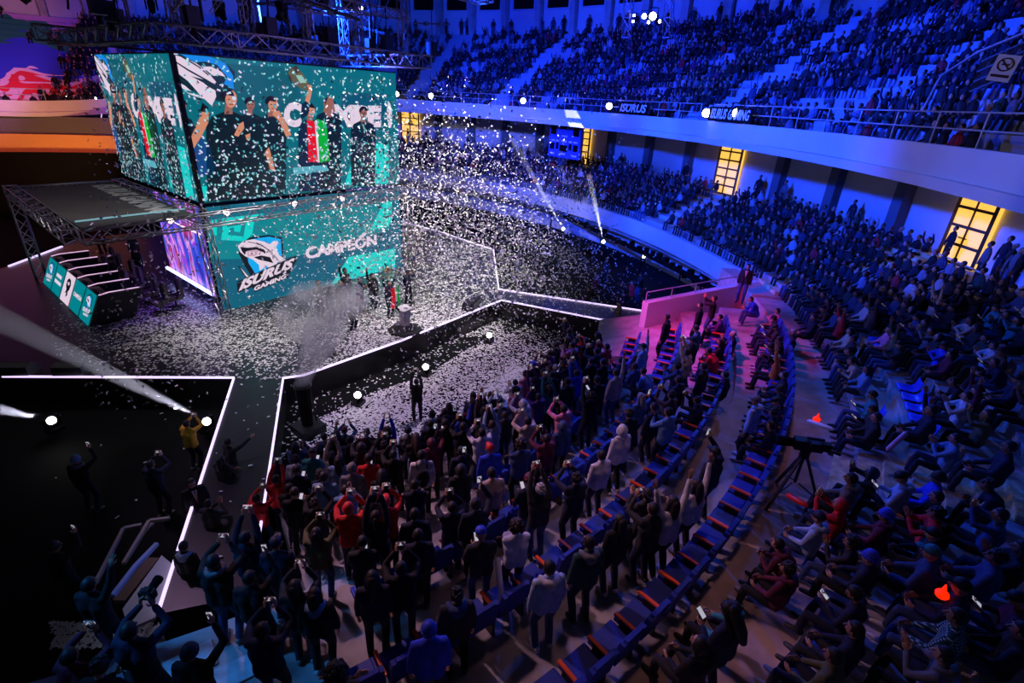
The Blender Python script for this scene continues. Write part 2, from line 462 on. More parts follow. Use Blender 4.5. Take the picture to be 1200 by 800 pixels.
line_rail('cream metal barrier in front of people standing by the lit door', pr, 1.05, 2, M_rw, .06, 1.7)
# stair rail and no smoking sign in the upper stand at the right edge
pa = atz(1070, 92, 10.9); pb = CAM+ray(1205, 38)*19.5
def upz(p): return 8.8+USH*math.floor((rf(p)-39.6)/USD+1)
q0 = CAM+ray(1093, 120)*22; 
line_rail('blue lit sloping stair rail above the upper balcony', [CAM+ray(1082, 128)*24, CAM+ray(1102, 90)*25, CAM+ray(1145, 62)*25, CAM+ray(1208, 36)*24.6], .02, 1, M_steel, .09, 9)
# mesh guard beside it
g = MB(); A = CAM+ray(1150, 72)*24.8; B = CAM+ray(1208, 46)*24.4
for j in range(4): g.bar(A+Vector((0, 0, -.3*j)), B+Vector((0, 0, -.3*j)), .05)
for k in range(26):
    q = A+(B-A)*k/25; g.bar(q, q+Vector((0, 0, -.9)), .03)
tag(g.build('mesh_guard', M_dark), 'dark wire mesh guard beside the upper stair rail', 'guard panel')
# no smoking sign
sp = CAM+ray(1176, 80)*20; n = (CAM-sp).normalized(); n.z *= .3; n.normalize()
sx = Vector((0, 0, 1)).cross(n).normalized(); sz = n.cross(sx).normalized()
SR = Matrix((sx, sz, n)).transposed()
root = empty('no_smoking_sign', sp); root.scale = (.78, .72, 1); root.rotation_euler = (SR @ Matrix.Rotation(-.12, 3, 'Z')).to_euler()
s = MB(); s.box((0, 0, 0), (.62, .86, .02)); s.build('sign_board', M_white, root)
s = MB()
for k in range(24):
    a, b2 = 2*PI*k/24, 2*PI*(k+1)/24; s.bar((.2*math.cos(a), .12+.2*math.sin(a), .016), (.2*math.cos(b2), .12+.2*math.sin(b2), .016), .045, .01, (0, 0, 1))
s.bar((-.15, .27, .018), (.15, -.03, .018), .045, .01)
s.bar((-.1, .12, .016), (.12, .12, .016), .05, .008); s.tube([(.1, .15, .018), (.14, .2, .018), (.1, .22, .018)], .012, 5)
s.box((0, -.25, .014), (.5, .09, .01)); s.build('symbol', mat('sign_ink', (.05, .01, .01), .6), root)
tag(root, 'white no smoking sign above the balcony railing at right', 'sign')
# scoreboard under the balcony
a = ang_of(668, 157, 40.5)*D2R; pc = polar(C0, 40.0, a, 7.2)
root = empty('scoreboard', pc, a)
s = MB(); s.box((0, 0, 0), (.25, 3.6, 2.9)); s.build('board', mat('scoreboard_blue', (.03, .07, .6), .5), root)
s = MB()
for (y, z, w, h) in ((0, 1.05, 1.1, .55), (-1.3, .7, .6, .75), (1.3, .7, .6, .75), (-1.35, -.6, .5, .5), (-.75, -.55, .3, .5), (0, -.7, .9, .5), (.75, -.55, .3, .5), (1.35, -.6, .5, .5)):
    s.box((-.14, y, z), (.04, w, h))
s.build('digit_window', M_black, root)
s = MB()
for (y, z, w) in ((-1.3, 1.22, .5), (1.3, 1.22, .6), (0, .25, .6), (0, -.15, .6), (-1.3, -.15, .4), (1.3, -.15, .4), (-.75, -.15, .35), (.75, -.15, .35), (1.3, -1.2, .5), (-1.3, -1.2, .5), (0, -1.15, .45)):
    s.box((-.14, y, z), (.03, w, .12))
s.build('lettering', mat('scoreboard_text', (.5, .55, .8), .5), root)
s = MB(); s.bar((.0, -1.2, 1.4), (.0, -1.2, 1.9), .08); s.bar((.0, 1.2, 1.4), (.0, 1.2, 1.9), .08); s.build('bracket', M_dark, root)
tag(root, 'blue scoreboard hanging below the upper balcony parapet', 'scoreboard')
# ================================================================== stage
ZS = 1.0
STAGE = [(-7, 29.6), (.84, 21.78), (5.91, 16.66), (1.04, 8.91), (2.39, 8.06), (7.07, 15.51), (7.62, 15.21), (11.77, 15.12), (18.24, 15.39),
         (20.23, 9.05), (22.28, 9.66), (19.3, 16.5), (24.88, 21.84), (25.5, 27.6), (25.5, 39.5), (7.2, 39.5), (3.27, 35.58), (-7, 29.7)]
mb = MB(); mb.prism(STAGE, 0, ZS)
tag(mb.build('stage_platform', M_stage, fix=True), 'black stage platform with two runways reaching into the crowd', 'stage')
def strip(label, pts, w=.045):
    mb = MB()
    for a, b in zip(pts, pts[1:]): mb.bar(Vector((*a, ZS+.03)), Vector((*b, ZS+.03)), w, .06)
    return tag(mb.build('led_edge_strip', M_strip), label, 'light strip')
strip('white led strip along the left stage front and down the left runway edge', [(-6.5, 29.1), (.84, 21.78), (5.93, 16.62), (1.1, 8.95)], .05)
strip('white led strip from the left runway to the right corner of the stage front', [(2.5, 8.24), (7.05, 15.47), (7.62, 15.17), (11.77, 15.06), (18.24, 15.34), (20.23, 9.1)], .05)
strip('white led strip on the far side of the right runway and back edge', [(22.28, 9.7), (19.34, 16.5), (24.9, 21.84), (25.5, 27.6), (25.5, 33)], .05)
strip('short white led strip at the back left behind the players desk', [(3.27, 35.5), (6.0, 38.2)], .1)
# carpet of the right runway is plain deck; black skirt lit panel at the left runway end
M_panel = mat('pale_side_panel', (.55, .6, .68), .45)
P = [atz(146, 712, 0), atz(190, 650, 0)]
def quadbox(name, a, b, h0, h1, th, m, label, cat):
    o = MB(); a = Vector(a); b = Vector(b); d = (b-a).normalized(); n = Vector((-d.y, d.x, 0))*th
    o.prism([(a.x, a.y), (b.x, b.y), (b.x+n.x, b.y+n.y), (a.x+n.x, a.y+n.y)], h0, h1)
    return tag(o.build(name, m, fix=True), label, cat)
o = MB(); pp = [atz(x, y, 1.0) for x, y in ((189, 649), (202, 660), (181, 722), (150, 735), (143, 712))][::-1]; n_ = len(pp)
o.add([(p.x, p.y, .97) for p in pp]+[(p.x, p.y, .90) for p in pp], [tuple(range(n_)), tuple(range(2*n_-1, n_-1, -1))]+[(k, (k+1) % n_, n_+(k+1) % n_, n_+k) for k in range(n_)])
tag(o.build('access_ramp', M_panel, fix=True), 'pale blue lit board leaning along the lower end of the left runway', 'ramp')
M_text_dummy = None

# ------------------------------------------------------------------ screens
XS0, XS1, YS, YB = 8.25, 18.15, 22.75, 31.7
ZT, ZB = 10.85, 5.62           # cube
class Face:
    """a screen plane with local (u, v) metres; content is authored on it and given its own thin layers"""
    def __init__(s, o, u, v, w, h): s.o = Vector(o); s.u = Vector(u); s.v = Vector(v); s.w = w; s.h = h; s.n = s.u.cross(s.v).normalized()
    def at(s, a, b, k=0): return s.o+s.u*(a*s.w)+s.v*(b*s.h)+s.n*(.012+k*.0035)
    def uv(s, px, py):
        p = onplane(px, py, s.o, s.n)-s.o; return (p.dot(s.u)/s.w, p.dot(s.v)/s.h)
class Art:
    def __init__(s): s.items = []       # (poly uv list, color, layer)
    def poly(s, pts, col, k=1): s.items.append((pts, col, k)); return s
    def ell(s, c, rx, ry, col, k=1, n=14, rot=0):
        pts = []
        for i in range(n):
            a = 2*PI*i/n; x, y = rx*math.cos(a), ry*math.sin(a); pts.append((c[0]+x*math.cos(rot)-y*math.sin(rot), c[1]+x*math.sin(rot)+y*math.cos(rot)))
        return s.poly(pts, col, k)
    def line(s, pts, w, col, k=1, asp=1.0):
        for a, b in zip(pts, pts[1:]):
            dx, dy = b[0]-a[0], (b[1]-a[1])/asp; L = math.hypot(dx, dy) or 1; nx, ny = -dy/L*w/2, dx/L*w/2*asp
            s.poly([(a[0]+nx, a[1]+ny), (a[0]-nx, a[1]-ny), (b[0]-nx, b[1]-ny), (b[0]+nx, b[1]+ny)], col, k)
        return s
    def render(s, face, name, m, parent=None):
        vs, fs, cols = [], [], []
        ks = sorted({(pts[2] if k == 'mesh' else k) for pts, col, k in s.items}); rk = {k: i for i, k in enumerate(ks)}
        for pts, col, k in s.items:
            b = len(vs)
            if k == 'mesh':
                V, Fc, kk = pts; vs += [face.at(x, y, rk[kk]) for x, y in V]
                for f in Fc: fs.append([b+i for i in f]); cols.append(col)
                continue
            vs += [face.at(x, y, rk[k]) for x, y in pts]
            if len(pts) <= 4: tris = [tuple(range(len(pts)))]
            else: tris = tessellate_polygon([[Vector((x, y, 0)) for x, y in pts]])
            for t in tris: fs.append([b+i for i in t]); cols.append(col)
        o = mesh_obj(name, vs, fs, m, parent)
        me = o.data; att = me.color_attributes.new('col', 'FLOAT_COLOR', 'CORNER'); buf = []
        for p, c in zip(me.polygons, cols):
            for _ in range(p.loop_total): buf += [c[0], c[1], c[2], 1]
        att.data.foreach_set('color', buf)
        return o
def text_mesh(txt, bold=.02, shear=0.):
    cu = bpy.data.curves.new('lettering', 'FONT'); cu.body = txt; cu.size = 1; cu.offset = bold; cu.shear = shear; cu.resolution_u = 3
    o = bpy.data.objects.new('lettering', cu); COL.objects.link(o); bpy.context.view_layer.update()
    me = bpy.data.meshes.new_from_object(o.evaluated_get(bpy.context.evaluated_depsgraph_get()))
    V = [(v.co.x, v.co.y) for v in me.vertices]; Fc = [tuple(p.vertices) for p in me.polygons]
    bpy.data.objects.remove(o); bpy.data.meshes.remove(me); bpy.data.curves.remove(cu)
    x0 = min(v[0] for v in V); x1 = max(v[0] for v in V); y0 = min(v[1] for v in V); y1 = max(v[1] for v in V)
    return [((x-x0)/(x1-x0), (y-y0)/(y1-y0)) for x, y in V], Fc
def put_text(art, txt, bl, br, tl, col, k=3, bold=.03, shear=0.):
    V, Fc = text_mesh(txt, bold, shear)
    W = [(bl[0]+(br[0]-bl[0])*x+(tl[0]-bl[0])*y, bl[1]+(br[1]-bl[1])*x+(tl[1]-bl[1])*y) for x, y in V]
    art.items.append(((W, Fc, k), col, 'mesh'))
M_led = mat('led_picture', emit=(1, 1, 1), es=1.0, attr='col', rough=.4)
def lin(r, g, b): return tuple(((c/255+.055)/1.055)**2.4 if c > 10 else c/3294 for c in (r, g, b))
TEAL = lin(0, 128, 140); TEAL2 = lin(0, 100, 125); AQUA = lin(0, 205, 200); WHITE = lin(225, 205, 222); INK = lin(12, 14, 30); CY = lin(0, 165, 235); NAVY = lin(8, 30, 60)

F_low = Face((8.35, YS, 1.0), (1, 0, 0), (0, 0, 1), 9.75, 4.45)
F_up = Face((XS0, YS, ZB), (1, 0, 0), (0, 0, 1), XS1-XS0, ZT-ZB)
F_left = Face((XS0, YB, ZB), (0, -1, 0), (0, 0, 1), YB-YS, ZT-ZB)
# ---- lower screen
art = Art(); q = lambda pts: [F_low.uv(x, y) for x, y in pts]
art.poly([(0, 0), (1, 0), (1, 1), (0, 1)], TEAL2, 0)
art.poly(q([(240, 258), (458, 233), (459, 276), (420, 290), (330, 302), (247, 304)]), TEAL, 1)
art.poly(q([(247, 304), (330, 302), (380, 296), (463, 312), (262, 363)]), lin(0, 92, 120), 1)
art.poly(q([(350, 300), (459, 268), (460, 280), (352, 318)]), lin(0, 88, 118), 2)
art.poly(q([(244, 258), (254, 257), (254, 276), (251, 275)]), AQUA, 2)
def pxpoly(pts): return q(pts)
for pg in ([(256, 256), (308, 250), (307, 256), (298, 257), (294, 283), (259, 281), (261, 262), (266, 261)],): art.poly(q(pg), AQUA, 2)
art.poly(q([(266, 262), (288, 259), (285, 277), (267, 275), (269, 267), (274, 266), (274, 271), (281, 272), (283, 263), (266, 266)]), TEAL, 3)
art.poly(q([(451, 234), (459, 233), (459, 264), (433, 270)]), AQUA, 2)
art.poly(q([(408, 301), (462, 291), (463, 313), (388, 333)]), AQUA, 2)
# badge
art.poly(q([(283, 285), (292, 278), (315, 275), (331, 278), (332, 305), (326, 322), (300, 333), (287, 312), (279, 296)]), INK, 3)
art.poly(q([(287, 286), (294, 280), (315, 277), (329, 280), (330, 300), (324, 310), (300, 322), (291, 308)]), CY, 4)
art.poly(q([(278, 288), (285, 282), (297, 280), (309, 283), (316, 286), (320, 282), (326, 283), (323, 290), (327, 299), (336, 305), (330, 309), (325, 307), (318, 316), (312, 311), (304, 317), (303, 310), (296, 304), (287, 300), (281, 295)]), WHITE, 5)
art.poly(q([(281, 289), (290, 290), (300, 289), (309, 292), (312, 297), (303, 295), (294, 294), (286, 298), (283, 294)]), INK, 6)
art.poly(q([(297, 301), (306, 299), (316, 301), (320, 308), (312, 306), (303, 304)]), INK, 6)
for x in (287, 291, 296, 301, 306): art.poly(q([(x, 295), (x+2.5, 295), (x+1.2, 298.5)]), WHITE, 7)
art.poly(q([(288, 294), (300, 292), (307, 295), (298, 300), (290, 300)]), lin(200, 160, 180), 6.5)
art.ell(F_low.uv(302, 286), .004, .007, INK, 7)
art.line(q([(290, 283), (305, 286), (318, 295), (326, 305)]), .003, INK, 7, 2.2)
art.line(q([(300, 284), (312, 291), (322, 302)]), .003, INK, 7, 2.2)
art.poly(q([(278, 311), (281, 312), (293, 326), (287, 325)]), INK, 5); art.poly(q([(281, 313), (284, 316), (292, 325), (288, 324)]), WHITE, 6)
# lettering
art.poly(q([(277, 330), (346, 299), (348, 304), (342, 313), (337, 325), (298, 342), (295, 336), (278, 343)]), INK, 7)
put_text(art, 'ISURUS', F_low.uv(279, 341), F_low.uv(343, 313), F_low.uv(281, 328.5), WHITE, 9, .05, .25)
put_text(art, 'GAMING', F_low.uv(297, 341), F_low.uv(335, 325.5), F_low.uv(297, 335.5), WHITE, 9, .05, .1)
put_text(art, 'CAMPEON', F_low.uv(358, 304), F_low.uv(441, 287), F_low.uv(357, 290), WHITE, 6, .05)
art.poly(q([(420, 277.5), (426.5, 271.5), (429.5, 273.5), (423.5, 279)]), WHITE, 6)
root = empty('led_screen', (8.35+4.87, YS+.15, 1.0))
o = MB(); o.box((0, 0, 2.2), (9.85, .28, 4.5)); o.build('cabinet', M_dark, root)
a = art.render(F_low, 'picture', M_led); a.parent = root; a.matrix_parent_inverse = Matrix.Translation(-root.location)
tag(root, 'lower teal led screen showing the shark emblem and the winner wording', 'screen')

# ---- live feed for both faces of the cube, authored on the right face
feed = Art(); q = lambda pts: [F_up.uv(x, y) for x, y in pts]
rs = random.Random(5)
feed.poly([(0, 0), (1, 0), (1, 1), (0, 1)], lin(0, 104, 118), 0)
feed.poly(q([(262, 74), (345, 80), (360, 150), (262, 150)]), lin(0, 88, 102), 1)
feed.poly(q([(400, 108), (453, 110), (454, 150), (400, 150)]), lin(0, 80, 105), 1)
# emblem, top left
feed.poly(q([(200, 66), (212, 62), (262, 72), (275, 84), (274, 106), (262, 120), (206, 100)]), lin(5, 40, 48), 1.5)
feed.poly(q([(211, 62.5), (246, 66), (264, 74), (273, 89), (274, 105), (262, 98), (266, 90), (254, 76), (240, 72), (228, 73)]), lin(0, 130, 225), 2)
feed.poly(q([(200, 64), (214, 67), (231, 75), (246, 88), (253, 96), (251, 99), (232, 92), (243, 101), (252, 106), (253, 113), (248, 124), (234, 111), (220, 95), (202, 84)]), WHITE, 2.5)
feed.poly(q([(236, 78), (247, 78), (259, 84), (264, 90), (256, 88), (250, 89)]), WHITE, 3)
feed.line(q([(202, 71), (220, 82), (238, 92), (250, 99)]), .006, lin(5, 40, 48), 3.2, 1.9)
feed.line(q([(212, 66), (232, 78), (244, 88)]), .005, lin(5, 40, 48), 3.2, 1.9)
feed.poly(q([(223, 89), (238, 93), (248, 99), (240, 98)]), lin(5, 40, 48), 3.3)
feed.poly(q([(206, 96), (216, 100), (224, 107), (214, 104)]), WHITE, 3); feed.poly(q([(217, 108), (236, 112), (243, 117), (226, 112)]), WHITE, 3)
# wording CAMPEON behind the people
put_text(feed, 'C', F_up.uv(332, 149), F_up.uv(353, 149), F_up.uv(332, 119), WHITE, 3, .07)
put_text(feed, 'MPE', F_up.uv(389, 149), F_up.uv(446, 149), F_up.uv(389, 122), WHITE, 3, .07)
feed.ell(F_up.uv(456, 135), .016, .115, WHITE, 3)
# aqua shapes along the bottom
for pg in ([(404, 215), (414, 182), (419, 181), (418, 219)], [(440, 168), (455, 168), (456, 214), (439, 217)], [(253, 196), (259, 196), (268, 222), (263, 232)], [(316, 197), (326, 205), (328, 228), (318, 226)], [(236, 218), (242, 218), (248, 232), (240, 236)]):
    feed.poly(q(pg), AQUA, 2)
SKIN = lin(205, 135, 105); SKIN2 = lin(150, 95, 80); SHIRT = lin(8, 28, 38); HAIR = lin(16, 12, 14)
def fig(cx, hy, s, bw, base, shirt=SHIRT, face=SKIN, turn=0, k=5):
    """a person on the live picture: torso, neck, face, hair"""
    feed.poly(q([(cx-bw, base), (cx-bw*1.05, hy+s*3.0), (cx-bw*.8, hy+s*1.9), (cx-s*.5, hy+s*1.35), (cx+s*.5, hy+s*1.35), (cx+bw*.8, hy+s*1.9), (cx+bw*1.05, hy+s*3.0), (cx+bw, base)]), shirt, k)
    feed.poly(q([(cx-s*.35, hy+s*.6), (cx+s*.35, hy+s*.6), (cx+s*.45, hy+s*1.6), (cx-s*.45, hy+s*1.6)]), SKIN2, k+.1)
    pts = [(cx+turn+s*.62*math.cos(a), hy+s*.95*math.sin(a)) for a in [2*PI*i/14 for i in range(14)]]
    feed.poly(q(pts), face, k+.2)
    hp = [(cx-turn*.5+s*.72*math.cos(a), hy-s*.25+s*.85*math.sin(a)) for a in [PI+PI*i/10 for i in range(11)]]+[(cx+s*.55, hy-s*.3), (cx-s*.2, hy-s*.45), (cx-s*.55, hy+s*.1)]
    feed.poly(q(hp), HAIR, k+.3)
    for dx in (-.25, .25): feed.poly(q([(cx+turn+dx*s-.9, hy-.2), (cx+turn+dx*s+.9, hy-.2), (cx+turn+dx*s+.9, hy+.8), (cx+turn+dx*s-.9, hy+.8)]), HAIR, k+.4)
    feed.poly(q([(cx+turn-s*.25, hy+s*.5), (cx+turn+s*.25, hy+s*.5), (cx+turn+s*.2, hy+s*.6), (cx+turn-s*.2, hy+s*.6)]), lin(120, 40, 45), k+.4)
fig(213, 125, 8, 14, 232, SHIRT, SKIN2)
feed.poly(q([(222, 170), (232, 160), (244, 166), (252, 196), (246, 205), (230, 205), (224, 190)]), lin(15, 70, 130), 6)
feed.poly(q([(220, 163), (232, 140), (237, 128), (244, 132), (243, 144), (236, 158), (226, 174)]), SKIN, 7)
feed.poly(q([(233, 130), (236, 120), (243, 126), (242, 132)]), HAIR, 7.4)
fig(292, 122, 8, 16, 230, SHIRT, SKIN2, 1)
fig(267, 116, 11, 25, 236, lin(6, 26, 34), SKIN, 3, 6)
feed.ell(F_up.uv(273, 115), .008, .014, lin(200, 215, 240), 7.5)
feed.poly(q([(273, 158), (279, 145), (284, 142), (285, 150), (278, 160)]), SKIN, 7.6); feed.poly(q([(286, 158), (292, 156), (292, 163), (288, 164)]), SKIN, 7.6)
fig(317, 122, 9, 17, 228, lin(6, 30, 40), SKIN, 2, 6)
feed.poly(q([(320, 126), (326, 130), (337, 150), (340, 158), (334, 160), (326, 142), (318, 134)]), SKIN, 7.6)
feed.poly(q([(309, 178), (314, 172), (319, 190), (321, 200), (316, 200)]), SKIN, 7.6)
fig(384, 121, 7, 15, 222, SHIRT, SKIN2, -1, 5)
feed.poly(q([(378, 130), (384, 112), (389, 114), (392, 130), (386, 138)]), SKIN2, 6)
fig(425, 132, 7, 14, 218, SHIRT, SKIN2, 0, 5)
# trophy lifter with the flag
fig(362, 129, 8, 13, 224, lin(8, 34, 60), SKIN, 1, 7)
feed.poly(q([(351, 140), (352, 122), (360, 116), (362, 118), (360, 134)]), lin(8, 34, 60), 8)
feed.poly(q([(356, 118), (360, 104), (358, 99), (364, 100), (364, 108), (361, 121)]), SKIN, 8.2)
feed.poly(q([(336, 85), (341, 79), (352, 84), (361, 99), (362, 106), (354, 105), (343, 99)]), lin(95, 90, 60), 8); feed.poly(q([(345, 88), (352, 88), (358, 97), (350, 97)]), lin(150, 190, 170), 8.2)
feed.poly(q([(341, 79), (346, 76), (350, 84), (346, 86)]), lin(60, 55, 35), 8.3); feed.poly(q([(336, 86), (339, 90), (341, 97), (337, 93)]), lin(50, 45, 30), 8.3)
feed.poly(q([(358, 141), (367, 142), (371, 190), (360, 189)]), lin(225, 5, 25), 8.5)
feed.poly(q([(370, 139), (381, 143), (385, 188), (373, 190)]), lin(0, 170, 50), 8.5)
feed.poly(q([(367, 142), (370, 140), (373, 190), (371, 190)]), WHITE, 8.4)
feed.poly(q([(341, 196), (381, 193), (383, 200), (344, 204)]), lin(90, 170, 190), 8.6)
# paper in the picture
for i in range(1150):
    u, v = rs.random(), rs.random()
    if i < 350: v = v*.45
    s = rs.uniform(.0035, .0075); a = rs.uniform(0, PI); l = s*rs.uniform(.5, 1.1); w = s*.5
    ca, sa = math.cos(a), math.sin(a); c = rs.choice([lin(190, 230, 235), lin(120, 195, 205), lin(210, 205, 235), lin(70, 160, 170)])
    pts = [(u+(x*ca-y*sa), v+(x*sa+y*ca)*1.9) for x, y in ((-l, -w), (l, -w), (l, w), (-l, w))]
    feed.poly(pts, c, 9)
def clip_feed(art, u0=0., u1=1.):
    r = Art()
    for pts, col, k in art.items:
        if k == 'mesh':
            V, Fc, kk = pts; V = [(min(1, max(0, x)), min(1, max(0, y))) for x, y in V]; r.items.append(((V, Fc, kk), col, 'mesh')); continue
        r.items.append(([(min(1, max(0, x)), min(1, max(0, y))) for x, y in pts], col, k))
    return r
feed = clip_feed(feed)
root = empty('led_cube', ((XS0+XS1)/2, (YS+YB)/2, ZB))
o = MB(); w, d, h = XS1-XS0, YB-YS, ZT-ZB
o.box((0, 0, h/2), (w, d, h+.1)); o.build('cabinet', M_dark, root)
inv = Matrix.Translation(-root.location)
for F in (F_up, F_left):
    a = feed.render(F, 'picture', M_led); a.parent = root; a.matrix_parent_inverse = inv
o = MB(); o.box((-w/2-.02, -d/2-.02, h/2), (.16, .16, h+.1)); o.build('corner_post', M_dark, root)
tag(root, 'huge hanging led cube showing players lifting a trophy in falling paper', 'screen')

# ---- side screen in blue and violet below the left face
def paint_mat():
    m = bpy.data.materials.new('fantasy_artwork'); m.use_nodes = True; nt = m.node_tree; b = nt.nodes['Principled BSDF']
    tc = nt.nodes.new('ShaderNodeTexCoord'); mp = nt.nodes.new('ShaderNodeMapping'); mp.inputs['Scale'].default_value = (1, .55, .16); mp.inputs['Rotation'].default_value = (.5, 0, 0)
    n = nt.nodes.new('ShaderNodeTexNoise'); n.inputs['Scale'].default_value = 2.6; n.inputs['Detail'].default_value = 6; n.inputs['Distortion'].default_value = .6
    nt.links.new(tc.outputs['Object'], mp.inputs[0]); nt.links.new(mp.outputs[0], n.inputs['Vector'])
    cr = nt.nodes.new('ShaderNodeValToRGB'); nt.links.new(n.outputs['Fac'], cr.inputs[0]); e = cr.color_ramp.elements
    e[0].position = .25; e[0].color = (.004, .01, .12, 1); e[1].position = .75; e[1].color = (.75, .55, .8, 1)
    for p, c in ((.38, (.03, .02, .45)), (.45, (.02, .10, .65)), (.50, (.30, .03, .65)), (.545, (.75, .35, .8)), (.58, (.03, .02, .25)), (.63, (.55, .02, .12)), (.68, (.05, .35, .75))):
        x = e.new(p); x.color = (*c, 1)
    nt.links.new(cr.outputs[0], b.inputs['Emission Color']); b.inputs['Emission Strength'].default_value = 1.15; b.inputs['Base Color'].default_value = (.01, .01, .01, 1)
    return m
yA, yB2 = 23.4, 28.6
root = empty('side_led_screen', (8.3, (yA+yB2)/2, 1.35))
o = MB(); o.box((.15, 0, 2.0), (.22, yB2-yA, 4.0)); o.build('cabinet', M_dark, root)
o = MB(); o.box((.03, 0, 2.0), (.03, yB2-yA-.1, 3.9)); o.build('picture', paint_mat(), root)
M_bstrip = mat('blue_strip', emit=(.35, .4, 1), es=6); M_pstrip = mat('pink_strip', emit=(.95, .6, .9), es=1.6)
o = MB(); o.bar((-.12, -2.6, .25), (-.12, 2.6, .25), .1); o.build('light_bar', M_bstrip, root)
o = MB(); o.bar((-.12, -2.6, 2.9), (-.12, 1.7, 2.9), .05); o.build('light_tube', M_pstrip, root)
tag(root, 'blue and violet picture screen set back between truss legs beside the players', 'screen')

# ------------------------------------------------------------------ trusses
def truss(name, a, b, label, w=.45, m=None, group=None, lights=False, bay=.55):
    m = m or M_alu; a = Vector(a); b = Vector(b); d = b-a; L = d.length; d.normalize()
    up = Vector((0, 0, 1)) if abs(d.z) < .9 else Vector((0, 1, 0)); x = d.cross(up).normalized(); y = x.cross(d).normalized()
    root = empty(name, a); o = MB(); r = w/2
    cs = [(x*sx+y*sy)*r for sx, sy in ((-1, -1), (1, -1), (1, 1), (-1, 1))]
    for c in cs: o.tube([c, c+d*L], w*.055+.006, 6, False)
    o.build('chord', m, root, True)
    n = max(2, int(L/(w*1.15))); o = MB()
    for j in range(4):
        c0, c1 = cs[j], cs[(j+1) % 4]
        for i in range(n):
            p = (c0 if i % 2 == 0 else c1)+d*(L*i/n); q = (c1 if i % 2 == 0 else c0)+d*(L*(i+1)/n); o.bar(p, q, w*.07)
            if i % 4 == 0: o.bar(c0+d*(L*i/n), c1+d*(L*i/n), w*.07)
        o.bar(c0+d*L, c1+d*L, w*.08)
    o.build('brace', m, root)
    return tag(root, label, 'truss', group)
ZR = 5.2
truss('truss', (3.9, 21.3, ZR), (18.4, 22.35, ZR), 'aluminium box truss running across the top of the lower screen')
truss('truss', (3.7, 21.6, ZR), (3.9, 31.9, ZR), 'aluminium box truss on the outer side of the flat desk roof')
truss('truss', (4.1, 31.9, ZR), (8.0, 31.9, ZR), 'aluminium box truss at the far end of the flat desk roof', .3)
truss('truss', (8.0, 22.4, ZR), (7.9, 31.9, ZR), 'violet lit truss between the flat desk roof and the led cube')
truss('truss', (8.15, 22.45, 1.0), (8.0, 22.4, ZR-.2), 'upright truss leg at the left end of the lower teal screen', .42)
truss('truss', (18.4, 22.6, 1.0), (18.4, 22.4, ZR-.2), 'upright truss leg at the right end of the lower teal screen', .36)
truss('truss', (3.9, 31.9, 1.0), (3.9, 31.9, ZR-.2), 'upright truss leg at the far corner of the desk roof', .4)
# roof cloth
root = empty('desk_roof', (5.9, 26.8, ZR+.1)); o = MB(); o.box((0, 0, 0), (3.6, 9.3, .08)); o.build('roof_cloth', mat('charcoal_cloth', (.085, .075, .075), .7, noise=.2, nscale=.4), root)
RF_ = Face((6.55, 30.9, ZR+.14), (0, -1, 0), (1, 0, 0), 8.0, .95)
ra = Art(); put_text(ra, 'ISURUS GAMING', (0, 0), (1, 0), (0, 1), (.62, .58, .58), 1, .05, .2)
M_txt = mat('white_roof_lettering', (.62, .58, .58), .7)
t = ra.render(RF_, 'lettering', M_txt); t.parent = root; t.matrix_parent_inverse = Matrix.Translation(-root.location)
o = MB(); o.bar((-1.75, -3.9, .1), (1.8, -3.7, .1), .05); o.build('edge_tube', mat('pale_cyan_tube', (.3, .55, .6), emit=(.25, .55, .6), es=.5), root)
tag(root, 'flat charcoal roof with white lettering over the players desk', 'canopy')
# lamps on that truss
def par_lamp(loc, aim, label, group, s=.16, es=None):
    loc = Vector(loc); d = (Vector(aim)-loc).normalized(); root = empty('stage_lamp', loc)
    o = MB(); o.cyl(-d*s*1.6, d*s*.6, s*.75, 12, s); o.ell(-d*s*1.6, s*.7, 10, 6); o.build('housing', M_dark, root)
    o = MB(); o.cyl(d*s*.5, d*s*.68, s*.82, 14); o.build('lens', es or M_lamp, root)
    u = d.cross(Vector((0, 0, 1))).normalized(); o = MB(); top = Vector((0, 0, s*1.7)) if loc.z > 4 else Vector((0, 0, -s*1.5))
    o.bar(u*s*1.1, u*s*1.1+top, s*.2); o.bar(-u*s*1.1, -u*s*1.1+top, s*.2); o.bar(u*s*1.1+top, -u*s*1.1+top, s*.2); o.build('yoke', M_dark, root)
    return tag(root, label, 'lamp', group)
M_lampw = mat('lamp_warm', emit=(1, .75, .8), es=12)
for i, (px, w) in enumerate(((199, 'fourth from the right'), (265, 'third from the right'), (345, 'second from the right'), (400, 'nearest the right end'))):
    p = onplane(px, {199: 257, 265: 248, 345: 238, 400: 232}[px], (0, 22.0, 0), Vector((0, 1, 0)))
    par_lamp(p, p+Vector((-.3, -1, -.2)), 'small round lamp on the screen truss, %s' % w, 'lamps on the screen truss', .13, M_lampw)

